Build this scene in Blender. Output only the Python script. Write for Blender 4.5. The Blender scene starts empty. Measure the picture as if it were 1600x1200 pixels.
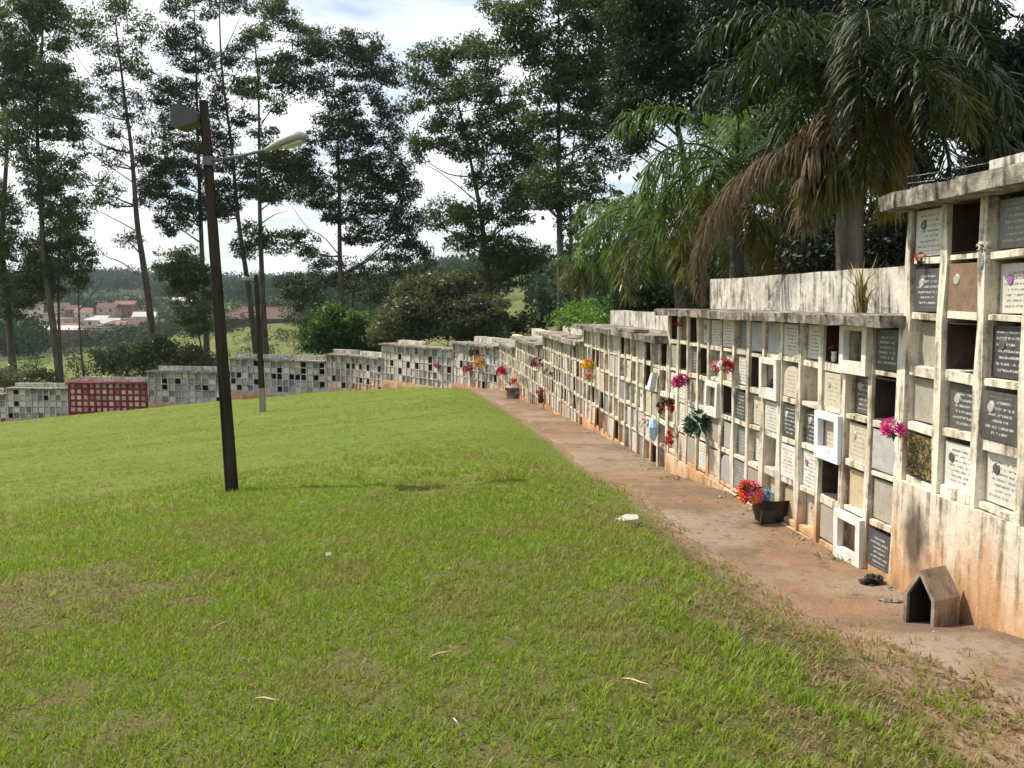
import bpy, math, random
import numpy as np
from mathutils import Vector, Matrix

random.seed(7)
RNG = np.random.default_rng(7)
R = math.radians
scene = bpy.context.scene
COL = scene.collection
PI = math.pi

# ------------------------------------------------------------------ camera
EYE = 1.6
F = 1450.0                      # focal length in photo pixels (1600 x 1200)
PITCH = R(5.12)
cam_d = bpy.data.cameras.new('camera')
cam = bpy.data.objects.new('camera', cam_d)
COL.objects.link(cam)
cam.location = (0, 0, EYE)
cam.rotation_euler = (R(90) - PITCH, 0, 0)
cam_d.sensor_fit = 'HORIZONTAL'
cam_d.sensor_width = 36.0
cam_d.lens = 36.0 * F / 1600.0
cam_d.clip_start = 0.05
cam_d.clip_end = 12000
scene.camera = cam

# ------------------------------------------------------------------ world, sun, exposure
SUN_EL = R(54)
SUN_DIR = Vector((-math.cos(R(24)) * math.cos(SUN_EL), math.sin(R(24)) * math.cos(SUN_EL), math.sin(SUN_EL)))  # towards the sun
world = bpy.data.worlds.new('World')
scene.world = world
world.use_nodes = True
wn = world.node_tree
wn.nodes.clear()
def wnode(t, **k):
    n = wn.nodes.new(t)
    for a, b in k.items():
        setattr(n, a, b)
    return n
sky = wnode('ShaderNodeTexSky', sky_type='NISHITA', sun_disc=False)
sky.sun_elevation = SUN_EL
sky.sun_rotation = math.atan2(SUN_DIR.x, SUN_DIR.y)
sky.air_density = 1.0
sky.dust_density = 1.5
tc = wnode('ShaderNodeTexCoord')
sep = wnode('ShaderNodeSeparateXYZ')
wn.links.new(tc.outputs['Generated'], sep.inputs[0])
mx = wnode('ShaderNodeMath', operation='MAXIMUM'); mx.inputs[1].default_value = 0.0
wn.links.new(sep.outputs['Z'], mx.inputs[0])
ad = wnode('ShaderNodeMath', operation='ADD'); ad.inputs[1].default_value = 0.16
wn.links.new(mx.outputs[0], ad.inputs[0])
dvx = wnode('ShaderNodeMath', operation='DIVIDE'); dvy = wnode('ShaderNodeMath', operation='DIVIDE')
wn.links.new(sep.outputs['X'], dvx.inputs[0]); wn.links.new(ad.outputs[0], dvx.inputs[1])
wn.links.new(sep.outputs['Y'], dvy.inputs[0]); wn.links.new(ad.outputs[0], dvy.inputs[1])
cmb = wnode('ShaderNodeCombineXYZ')
wn.links.new(dvx.outputs[0], cmb.inputs[0]); wn.links.new(dvy.outputs[0], cmb.inputs[1])
nz = wnode('ShaderNodeTexNoise'); nz.inputs['Scale'].default_value = 1.15; nz.inputs['Detail'].default_value = 7; nz.inputs['Roughness'].default_value = 0.55; nz.inputs['Distortion'].default_value = 0.5
wn.links.new(cmb.outputs[0], nz.inputs['Vector'])
cr = wnode('ShaderNodeValToRGB')
cr.color_ramp.elements[0].position = 0.36; cr.color_ramp.elements[0].color = (0, 0, 0, 1)
cr.color_ramp.elements[1].position = 0.565; cr.color_ramp.elements[1].color = (1, 1, 1, 1)
wn.links.new(nz.outputs['Fac'], cr.inputs[0])
mxs = wnode('ShaderNodeMix', data_type='RGBA')
wn.links.new(cr.outputs[0], mxs.inputs['Factor'])
skb = wnode('ShaderNodeMix', data_type='RGBA', blend_type='MULTIPLY'); skb.inputs['Factor'].default_value = 1.0; skb.inputs['B'].default_value = (2.0, 1.95, 1.9, 1)
wn.links.new(sky.outputs[0], skb.inputs['A'])
wn.links.new(skb.outputs['Result'], mxs.inputs['A'])
mxs.inputs['B'].default_value = (15.6, 15.8, 16.2, 1)
bg = wnode('ShaderNodeBackground'); bg.inputs['Strength'].default_value = 0.068
out = wnode('ShaderNodeOutputWorld')
wn.links.new(mxs.outputs['Result'], bg.inputs[0]); wn.links.new(bg.outputs[0], out.inputs[0])

sun_d = bpy.data.lights.new('sun', 'SUN')
sun_d.energy = 5.0
sun_d.angle = R(0.53)
sun_d.color = (1.0, 0.92, 0.78)
sun = bpy.data.objects.new('sun', sun_d)
COL.objects.link(sun)
sun.location = (-40, 20, 60)
sun.rotation_euler = SUN_DIR.to_track_quat('Z', 'Y').to_euler()

scene.view_settings.view_transform = 'Standard'
scene.view_settings.look = 'None'
scene.view_settings.gamma = 1.0
scene.view_settings.use_curve_mapping = False
scene.view_settings.exposure = 0.33
scene.render.engine = 'CYCLES'
scene.cycles.max_bounces = 4
scene.cycles.diffuse_bounces = 3
scene.cycles.glossy_bounces = 2
scene.cycles.transmission_bounces = 2
scene.cycles.caustics_reflective = False
scene.cycles.caustics_refractive = False
scene.cycles.transparent_max_bounces = 8
scene.cycles.use_denoising = True
scene.cycles.use_adaptive_sampling = True
scene.cycles.adaptive_threshold = 0.02

# ------------------------------------------------------------------ pixel -> place
CP, SP = math.cos(PITCH), math.sin(PITCH)
def ray(x, y):
    """direction of photo pixel, scaled so its Y (distance forward) is 1"""
    fy = F * CP - (y - 600) * SP
    fz = -F * SP - (y - 600) * CP
    return Vector(((x - 800) / fy, 1.0, fz / fy))
def P(x, y, d):
    r = ray(x, y)
    return Vector((r.x * d, d, EYE + r.z * d))

# ------------------------------------------------------------------ value noise for the terrain
def vnoise(x, y, seed=0):
    x = np.asarray(x, float); y = np.asarray(y, float)
    xi = np.floor(x).astype(np.int64); yi = np.floor(y).astype(np.int64)
    fx = x - xi; fy = y - yi
    fx = fx * fx * (3 - 2 * fx); fy = fy * fy * (3 - 2 * fy)
    def h(a, b):
        n = (a * 374761393 + b * 668265263 + seed * 1442695) & 0x7fffffff
        n = ((n ^ (n >> 13)) * 1274126177) & 0x7fffffff
        return ((n ^ (n >> 16)) & 0xffff) / 65535.0
    a = h(xi, yi); b = h(xi + 1, yi); c = h(xi, yi + 1); d = h(xi + 1, yi + 1)
    return (a * (1 - fx) + b * fx) * (1 - fy) + (c * (1 - fx) + d * fx) * fy
def sstep(a, b, t):
    t = np.clip((np.asarray(t, float) - a) / (b - a), 0, 1)
    return t * t * (3 - 2 * t)

# front line of the niche walls (X, Y, ground height below the eye), near end to far end
WALL = np.array([
    (3.50, -3.0, -1.85), (3.12, 5.3, -2.00), (3.02, 6.15, -2.17), (2.92, 6.95, -2.20), (2.68, 9.0, -2.23), (2.53, 10.7, -2.24),
    (2.25, 13.4, -2.50), (1.95, 16.7, -2.60), (1.58, 20.6, -2.80), (0.90, 27.6, -3.20), (0.12, 34.5, -3.60),
    (-0.60, 41.4, -3.95), (-3.00, 46.5, -4.40), (-7.46, 53.0, -5.05), (-9.73, 56.0, -5.45), (-11.5, 57.2, -5.85),
    (-18.3, 60.0, -6.65), (-24.06, 61.0, -7.30), (-29.66, 61.7, -7.95), (-33.9, 61.9, -8.30), (-39.0, 62.0, -8.70), (-60.0, 62.0, -10.5)])

def wall_dist(X, Y):
    """signed distance to the wall front (positive in front of it) and ground height along it"""
    X = np.asarray(X, float); Y = np.asarray(Y, float)
    best = np.full(X.shape, 1e9); sign = np.ones(X.shape); zz = np.zeros(X.shape)
    n = len(WALL) - 1
    for i in range(n):
        a, b = WALL[i], WALL[i + 1]
        ex, ey = b[0] - a[0], b[1] - a[1]
        L2 = ex * ex + ey * ey
        t = ((X - a[0]) * ex + (Y - a[1]) * ey) / L2
        tc_ = np.clip(t, 0, 1)
        dx = X - (a[0] + tc_ * ex); dy = Y - (a[1] + tc_ * ey)
        d = np.hypot(dx, dy)
        s = np.sign(ex * (Y - a[1]) - ey * (X - a[0]))
        m = d < best - 1e-9
        best = np.where(m, d, best); sign = np.where(m, s, sign); zz = np.where(m, a[2] + tc_ * (b[2] - a[2]), zz)
    return best * sign, zz

FAR = [
 (-400, [(60, -8.6), (110, -10), (200, -13), (300, -14), (450, -10), (650, 0), (1000, 22), (1500, 40), (5000, 60)]),
 (0,   [(60, -8.4), (110, -9.8), (160, -11.5), (220, -13), (320, -14.5), (450, -9), (650, 1), (1000, 20), (1500, 36), (5000, 50)]),
 (130, [(60, -8.2), (110, -9.3), (170, -10.2), (240, -12.5), (330, -14), (460, -9), (600, 1), (800, 16), (1100, 27), (1500, 32), (5000, 40)]),
 (250, [(60, -7.4), (110, -7.8), (170, -9), (250, -10), (340, -12), (460, -8), (600, 0), (800, 12), (1100, 24), (5000, 30)]),
 (430, [(60, -6.4), (100, -6.8), (170, -6.4), (250, -6.2), (330, -7), (450, -4), (700, 6), (1100, 20), (5000, 36)]),
 (600, [(55, -5.4), (100, -5.6), (170, -5), (250, -4.3), (400, -1), (700, 9), (1100, 22), (5000, 36)]),
 (700, [(50, -4.8), (100, -5), (150, -4), (250, -1), (400, 6), (700, 20), (1000, 34), (5000, 45)]),
 (820, [(30, -3.6), (60, -4), (100, -3.5), (150, -2.5), (250, 1.5), (400, 9), (700, 18), (5000, 40)]),
 (1000, [(20, -3), (60, -3.5), (150, -2.5), (300, 2), (600, 12), (5000, 40)]),
 (1600, [(7, -2.4), (60, -3.5), (150, -3), (300, 2), (600, 12), (5000, 40)]),
]
FAR_A = np.array([math.atan((c[0] - 800) / F) for c in FAR])
def z_far(X, Y):
    X = np.asarray(X, float); Y = np.asarray(Y, float)
    ang = np.arctan2(X, np.maximum(Y, 1e-3))
    ang = np.where(Y <= 0, np.where(X > 0, 1.5, -1.5), ang)
    d = np.maximum(np.hypot(X, Y) * np.cos(np.clip(ang, -0.7, 0.7)), 1.0)
    ld = np.log(d)
    cols = np.stack([np.interp(ld, np.log([p[0] for p in c[1]]), [p[1] for p in c[1]]) for c in FAR])
    idx = np.clip(np.searchsorted(FAR_A, ang) - 1, 0, len(FAR) - 2)
    t = np.clip((ang - FAR_A[idx]) / (FAR_A[idx + 1] - FAR_A[idx]), 0, 1)
    t = t * t * (3 - 2 * t)
    a = np.take_along_axis(cols, idx[None], 0)[0]; b = np.take_along_axis(cols, idx[None] + 1, 0)[0]
    z = a * (1 - t) + b * t
    amp = np.clip((d - 90) / 400, 0, 1)
    z = z + amp * ((vnoise(X / 90, Y / 90, 3) - .5) * 9 + (vnoise(X / 28, Y / 28, 4) - .5) * 2.5) + (vnoise(X / 9, Y / 9, 5) - .5) * .35
    return z

def ground_z(X, Y):
    X = np.atleast_1d(np.asarray(X, float)); Y = np.atleast_1d(np.asarray(Y, float))
    d, pz = wall_dist(X, Y)
    Xc = np.clip(X, -80, 30)
    Yc = np.clip(Y, -60, 120)
    lawn = -(1.45 + .051 * Yc - .10 * Xc) + (vnoise(X / 2.3, Y / 2.3, 1) - .5) * .10 + (vnoise(X / .7, Y / .7, 2) - .5) * .035
    z_front = pz + (lawn - pz) * sstep(.85, 2.7, d)
    zf = z_far(X, Y)
    z_back = pz - .15 + (zf - pz + .15) * sstep(.6, 14, -d)
    return np.where(d >= 0, z_front, z_back) + EYE
def gz(x, y):
    return float(ground_z([x], [y])[0])

def wall_hit(x, y, off=0.0):
    """where the sight line of a pixel meets the plane of the wall front moved off metres out"""
    r = ray(x, y); best = None
    for i in range(len(WALL) - 1):
        a, b = WALL[i], WALL[i + 1]
        ex, ey = b[0] - a[0], b[1] - a[1]
        l = math.hypot(ex, ey)
        nx, ny = -ey / l, ex / l
        ax, ay = a[0] + nx * off, a[1] + ny * off
        den = nx * r.x + ny
        if abs(den) < 1e-6: continue
        t = (nx * ax + ny * ay) / den
        if t <= 0: continue
        s = ((r.x * t - ax) * ex + (t - ay) * ey) / (l * l)
        if -0.02 <= s <= 1.02 and (best is None or t < best[0]):
            best = (t, math.atan2(-ny, -nx))
    t, ang = best
    return Vector((r.x * t, t, EYE + r.z * t)), ang
def ground_hit(x, y):
    r = ray(x, y); t = 2.0
    while t < 400:
        if EYE + r.z * t <= gz(r.x * t, t): break
        t += 0.03 if t < 20 else .2
    return Vector((r.x * t, t, gz(r.x * t, t)))

# ------------------------------------------------------------------ node helpers and materials
class NT:
    def __init__(s, name, rough=.85, spec=.25):
        s.m = bpy.data.materials.new(name); s.m.use_nodes = True
        s.t = s.m.node_tree
        s.b = s.t.nodes['Principled BSDF']; s.o = s.t.nodes['Material Output']
        s.b.inputs['Roughness'].default_value = rough
        s.b.inputs['Specular IOR Level'].default_value = spec
    def n(s, typ, **k):
        x = s.t.nodes.new(typ)
        for a, b in k.items(): setattr(x, a, b)
        return x
    def put(s, sock, v):
        if isinstance(v, bpy.types.NodeSocket): s.t.links.new(v, sock)
        elif isinstance(v, (tuple, list)) and sock.type == 'RGBA' and len(v) == 3: sock.default_value = (*v, 1)
        else: sock.default_value = v
    def math(s, op, a, b=0.0, c=None, clamp=False):
        x = s.n('ShaderNodeMath', operation=op, use_clamp=clamp)
        s.put(x.inputs[0], a); s.put(x.inputs[1], b)
        if c is not None: s.put(x.inputs[2], c)
        return x.outputs[0]
    def pos(s):
        return s.n('ShaderNodeNewGeometry').outputs['Position']
    def obj(s):
        return s.n('ShaderNodeTexCoord').outputs['Object']
    def rand(s):
        return s.n('ShaderNodeObjectInfo').outputs['Random']
    def map(s, v, scale=(1, 1, 1), loc=(0, 0, 0)):
        x = s.n('ShaderNodeMapping'); s.put(x.inputs['Vector'], v); s.put(x.inputs['Scale'], scale); s.put(x.inputs['Location'], loc)
        return x.outputs[0]
    def noise(s, v, scale, detail=4, rough=.55, w=None, dist=0.0):
        x = s.n('ShaderNodeTexNoise')
        if w is not None:
            x.noise_dimensions = '4D'; s.put(x.inputs['W'], w)
        s.put(x.inputs['Vector'], v); s.put(x.inputs['Scale'], scale); s.put(x.inputs['Detail'], detail); s.put(x.inputs['Roughness'], rough); s.put(x.inputs['Distortion'], dist)
        return x.outputs['Fac']
    def ramp(s, f, a, b):
        x = s.n('ShaderNodeMapRange', interpolation_type='SMOOTHSTEP'); s.put(x.inputs[0], f); s.put(x.inputs[1], a); s.put(x.inputs[2], b)
        return x.outputs[0]
    def mix(s, f, a, b, mode='MIX'):
        x = s.n('ShaderNodeMix', data_type='RGBA', blend_type=mode)
        s.put(x.inputs['Factor'], f); s.put(x.inputs['A'], a); s.put(x.inputs['B'], b)
        return x.outputs['Result']
    def sep(s, v):
        x = s.n('ShaderNodeSeparateXYZ'); s.put(x.inputs[0], v); return x.outputs
    def comb(s, a, b, c):
        x = s.n('ShaderNodeCombineXYZ'); s.put(x.inputs[0], a); s.put(x.inputs[1], b); s.put(x.inputs[2], c); return x.outputs[0]
    def bump(s, h, strength=.4, dist=.02):
        x = s.n('ShaderNodeBump'); s.put(x.inputs['Height'], h); s.put(x.inputs['Strength'], strength); s.put(x.inputs['Distance'], dist)
        s.t.links.new(x.outputs[0], s.b.inputs['Normal'])
    def color(s, c):
        s.put(s.b.inputs['Base Color'], c)
    def translucent(s, c, f):
        tr = s.n('ShaderNodeBsdfTranslucent'); s.put(tr.inputs[0], c)
        mixn = s.n('ShaderNodeMixShader'); s.put(mixn.inputs[0], f)
        s.t.links.new(s.b.outputs[0], mixn.inputs[1]); s.t.links.new(tr.outputs[0], mixn.inputs[2])
        s.t.links.new(mixn.outputs[0], s.o.inputs['Surface'])

M = {}
def simple(name, c, rough=.8, spec=.25, var=.25, scale=6.0):
    k = NT(name, rough, spec)
    f = k.noise(k.pos(), scale, 4)
    d = tuple(v * (1 - var) for v in c); l = tuple(min(1, v * (1 + var)) for v in c)
    k.color(k.mix(f, d, l)); M[name] = k.m
    return k.m

def weathered(name, c1, c2, grime, g_amt=.5, scale=3.0, stain_z=None, soot=None, rough=.9, bump=.5):
    """old painted concrete: mottled paint, vertical streaks of grime, red soil splashed up from the ground"""
    k = NT(name, rough, .15)
    p = k.pos()
    col = k.mix(k.ramp(k.noise(p, scale, 6, .6), .35, .65), c1, c2)
    rnd = k.rand()
    col = k.mix(k.math('MULTIPLY', rnd, .30), col, tuple(v * .72 for v in c2))
    col = k.mix(k.math('MULTIPLY', k.ramp(k.noise(p, 1.3, 6, .72), .50, .62), .55 * g_amt), col, tuple(v * .62 for v in c2))
    st = k.noise(k.map(p, (9, 9, .9)), 1.6, 5, .6)
    bl = k.noise(p, 5.5, 6, .7)
    g = k.math('MULTIPLY', k.ramp(k.math('ADD', k.math('MULTIPLY', st, .55), k.math('MULTIPLY', bl, .45)), .46, .63), g_amt)
    col = k.mix(g, col, grime)
    sp = k.ramp(k.noise(p, 38, 3, .7), .60, .72)
    col = k.mix(k.math('MULTIPLY', sp, .45 * g_amt), col, tuple(v * .6 for v in grime))
    if stain_z is not None:
        z = k.sep(p)[2]
        hgt = k.math('SUBTRACT', z, stain_z)
        hh = k.math('ADD', hgt, k.math('MULTIPLY', k.math('SUBTRACT', k.noise(k.map(p, (1, 1, .35)), 1.6, 5, .65), .5), 1.9))
        f = k.math('SUBTRACT', 1.0, k.ramp(hh, .0, .70))
        col = k.mix(k.math('MULTIPLY', f, .82), col, (.50, .25, .10))
        f2 = k.math('SUBTRACT', 1.0, k.ramp(hh, -.18, .14))
        col = k.mix(k.math('MULTIPLY', f2, .6), col, (.17, .10, .06))
    if soot is not None:
        dv = k.n('ShaderNodeVectorMath', operation='DISTANCE'); k.put(dv.inputs[0], k.map(p, (1, 1, .62), (0, 0, soot[2] * .38))); k.put(dv.inputs[1], soot)
        dd = k.math('ADD', dv.outputs['Value'], k.math('MULTIPLY', k.math('SUBTRACT', k.noise(p, 9, 4), .5), .16))
        col = k.mix(k.math('MULTIPLY', k.math('SUBTRACT', 1.0, k.ramp(dd, .08, .24)), .85), col, (.05, .035, .025))
    k.color(col)
    k.bump(k.math('ADD', k.noise(p, 22, 6, .7), k.math('MULTIPLY', k.noise(p, 90, 3), .5)), bump, .012)
    M[name] = k.m
    return k.m

def engraved(name, c1, c2, ink, rough, spec, n_lines, grime, amt=.5):
    """memorial plaque: stone with lines of worn, unreadable lettering"""
    k = NT(name, rough, spec)
    o = k.obj(); x, y, z = k.sep(o)[:]
    rnd = k.rand(); p = k.pos()
    base = k.mix(k.ramp(k.noise(p, 14, 6, .65), .3, .7), c1, c2)
    base = k.mix(k.math('MULTIPLY', rnd, .35), base, grime)
    v = k.math('ADD', k.math('MULTIPLY', z, n_lines), k.math('MULTIPLY', rnd, 7.0))
    row = k.math('FLOOR', v); fr = k.math('FRACT', v)
    band = k.math('MULTIPLY', k.ramp(fr, .22, .32), k.math('SUBTRACT', 1.0, k.ramp(fr, .62, .72)))
    ch = k.noise(k.comb(k.math('MULTIPLY', x, 22.0), k.math('MULTIPLY', row, 5.3), k.math('MULTIPLY', fr, 2.0)), 1.0, 2, .6, w=k.math('MULTIPLY', rnd, 90.0))
    cm = k.ramp(ch, .44, .52)
    ln = k.noise(k.comb(0.0, k.math('MULTIPLY', row, 3.7), 0.0), 1.0, 0, w=k.math('MULTIPLY', rnd, 57.0))
    width = k.math('ADD', .08, k.math('MULTIPLY', ln, .52))
    inx = k.math('LESS_THAN', k.math('ABSOLUTE', x), k.math('MINIMUM', width, .40))
    inz = k.math('LESS_THAN', k.math('ABSOLUTE', z), .40)
    mask = k.math('MULTIPLY', k.math('MULTIPLY', band, cm), k.math('MULTIPLY', inx, inz))
    col = k.mix(k.math('MULTIPLY', mask, amt), base, ink)
    g = k.ramp(k.noise(k.map(p, (5, 5, 1.2)), 2.2, 5, .65), .50, .72)
    col = k.mix(k.math('MULTIPLY', g, .45), col, grime)
    k.color(col)
    k.bump(k.noise(p, 60, 4), .15, .005)
    M[name] = k.m

engraved('marble_plaque', (.70, .69, .64), (.60, .58, .53), (.10, .10, .10), .55, .3, 9, (.36, .32, .26), .8)
engraved('cream_plaque', (.62, .56, .44), (.52, .46, .35), (.20, .17, .13), .75, .2, 8, (.34, .27, .19), .55)
engraved('granite_plaque', (.045, .047, .05), (.07, .07, .075), (.50, .50, .48), .30, .4, 8, (.17, .155, .13), .8)
engraved('slate_plaque', (.16, .165, .165), (.22, .22, .21), (.50, .49, .45), .5, .3, 8, (.24, .21, .17), .6)
def plain_panel(name, c1, c2, g):
    k = NT(name, .92, .12); p = k.pos(); rnd = k.rand()
    col = k.mix(k.ramp(k.noise(p, 7, 6, .65), .3, .7), c1, c2)
    col = k.mix(k.math('MULTIPLY', rnd, .5), col, g)
    col = k.mix(k.math('MULTIPLY', k.ramp(k.noise(p, 26, 5, .7), .52, .66), .5), col, g)
    k.color(col); k.bump(k.noise(p, 45, 5, .7), .5, .008); M[name] = k.m
plain_panel('cement_panel', (.34, .31, .26), (.44, .40, .33), (.21, .18, .14))
plain_panel('grey_panel', (.36, .36, .35), (.46, .45, .43), (.25, .24, .22))
plain_panel('brown_panel', (.20, .13, .09), (.28, .19, .13), (.10, .07, .05))
plain_panel('recess_shade_brown', (.060, .044, .034), (.095, .070, .052), (.03, .024, .02))  # brown concrete, darkened so the shade of open niches is in the colour
plain_panel('arch_panel', (.60, .50, .33), (.50, .41, .28), (.30, .22, .13))
weathered('white_frame', (.80, .78, .73), (.70, .67, .60), (.34, .29, .22), .45, 6.0, rough=.6, bump=.2)
weathered('blue_white_frame', (.66, .73, .82), (.72, .74, .76), (.36, .34, .32), .35, 6.0, rough=.6, bump=.2)
def gold_pattern():
    k = NT('gold_pattern', .4, .4); p = k.pos()
    k.color(k.mix(k.ramp(k.noise(p, 26, 4, .6, dist=1.5), .50, .58), (.035, .03, .028), (.32, .21, .06))); M['gold_pattern'] = k.m
gold_pattern()
simple('red_paint', (.19, .014, .019), .7, .3, .25, 5)
simple('portrait_white', (.42, .39, .36), .3, .5, .55, 45)
simple('portrait_dark', (.10, .09, .09), .3, .5, .5, 60)
simple('portrait_violet', (.30, .14, .30), .3, .5, .5, 50)
weathered('slab_concrete', (.50, .455, .39), (.17, .145, .12), (.035, .03, .025), 1.0, 7.0, bump=1.0)
weathered('parapet_plaster', (.74, .70, .62), (.50, .46, .40), (.07, .058, .046), .95, 3.0)
weathered('rubble_concrete', (.38, .33, .27), (.25, .21, .17), (.09, .075, .06), .8, 8.0, bump=.9)
weathered('candle_house_concrete', (.46, .39, .31), (.34, .275, .21), (.09, .07, .05), .7, 7.0)

# bark
def bark(name, a, b):
    k = NT(name, .92, .1); p = k.pos()
    f = k.noise(k.map(p, (5, 5, .7)), 1.5, 6, .65)
    k.color(k.mix(k.ramp(f, .35, .65), a, b)); k.bump(f, .6, .03); M[name] = k.m
bark('eucalyptus_bark', (.055, .045, .038), (.125, .105, .088))
bark('dark_bark', (.045, .037, .03), (.085, .07, .058))
bark('palm_bark', (.055, .047, .040), (.155, .135, .115))
bark('pole_wood', (.026, .021, .017), (.048, .039, .031))
bark('pole_pale', (.24, .20, .15), (.33, .28, .21))

def leaf(name, a, b, tr, trf=.35, rough=.55, spec=.3):
    k = NT(name, rough, spec); p = k.pos()
    f = k.noise(p, 1.1, 3); f2 = k.noise(p, 9.0, 2)
    c = k.mix(k.ramp(k.math('ADD', k.math('MULTIPLY', f, .6), k.math('MULTIPLY', f2, .4)), .3, .7), a, b)
    k.color(c); k.translucent(tr, trf); M[name] = k.m
leaf('eucalyptus_leaf', (.024, .040, .011), (.072, .098, .027), (.11, .155, .03), .28)
leaf('eucalyptus_leaf_dark', (.013, .023, .007), (.040, .056, .017), (.055, .08, .018), .22)
leaf('eucalyptus_leaf_light', (.030, .048, .014), (.080, .098, .032), (.17, .21, .06), .35)
leaf('conifer_leaf', (.008, .013, .007), (.022, .030, .014), (.03, .05, .018), .15)
leaf('bush_leaf', (.040, .055, .020), (.120, .130, .060), (.15, .18, .05), .3, .4, .4)
leaf('bright_leaf', (.050, .110, .018), (.095, .190, .030), (.20, .36, .05), .35, .45)
leaf('shrub_leaf', (.030, .075, .014), (.070, .140, .024), (.14, .27, .04), .32, .45)
leaf('palm_leaf', (.024, .055, .013), (.058, .100, .022), (.12, .21, .035), .35, .5, .22)
leaf('palm_leaf_dark', (.013, .024, .009), (.040, .052, .016), (.06, .085, .02), .2, .5, .22)  # darker copy of palm_leaf: backlit shade of the large palm, painted in
leaf('palm_leaf_olive', (.048, .056, .014), (.095, .100, .026), (.20, .19, .04), .38, .42, .4)
leaf('palm_leaf_yellow', (.13, .11, .018), (.22, .18, .028), (.34, .26, .04), .4, .5)
leaf('palm_leaf_orange', (.11, .075, .02), (.17, .11, .03), (.24, .15, .04), .35, .6)
leaf('palm_leaf_dead', (.13, .095, .065), (.22, .165, .115), (.24, .17, .10), .2, .9, .1)
leaf('distant_leaf', (.022, .038, .022), (.050, .070, .036), (.05, .08, .03), .15, .95, .03)
simple('petal_red', (.55, .015, .02), .6, .2, .25, 40)
simple('petal_dark_red', (.20, .02, .03), .7, .2, .3, 40)
simple('petal_pink', (.72, .13, .28), .6, .2, .25, 40)
simple('petal_magenta', (.50, .03, .20), .6, .2, .25, 40)
simple('petal_white', (.82, .78, .72), .6, .2, .1, 40)
simple('petal_pale', (.72, .48, .38), .6, .2, .2, 40)
simple('petal_orange', (.80, .22, .04), .6, .2, .25, 40)
simple('petal_yellow', (.80, .52, .03), .6, .2, .2, 40)
simple('petal_blue', (.22, .40, .66), .6, .2, .2, 40)
simple('petal_brown', (.14, .085, .055), .8, .1, .3, 40)
simple('stem_green', (.035, .11, .045), .6, .25, .35, 30)
simple('vase_white', (.75, .74, .70), .4, .4, .1, 20)
simple('vase_dark', (.035, .030, .028), .5, .4, .4, 20)
simple('bottle_glass', (.25, .34, .38), .15, .6, .2, 20)
simple('plastic_black', (.015, .015, .017), .35, .5, .4, 30)
simple('cloth_blue', (.36, .52, .72), .8, .2, .15, 20)
simple('paper', (.80, .79, .76), .8, .2, .08, 20)
simple('straw', (.42, .33, .17), .9, .1, .25, 20)
simple('metal_grey', (.10, .10, .105), .55, .4, .25, 10)
simple('window_glass', (.09, .09, .085), .2, .5, .2, 10)
simple('floodlight_shell', (.07, .07, .075), .6, .3, .3, 12)
simple('lamp_white', (.29, .285, .265), .45, .4, .15, 10)
simple('lens_glass', (.42, .40, .30), .2, .5, .1, 10)
simple('wire_black', (.02, .02, .02), .6, .3)

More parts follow.
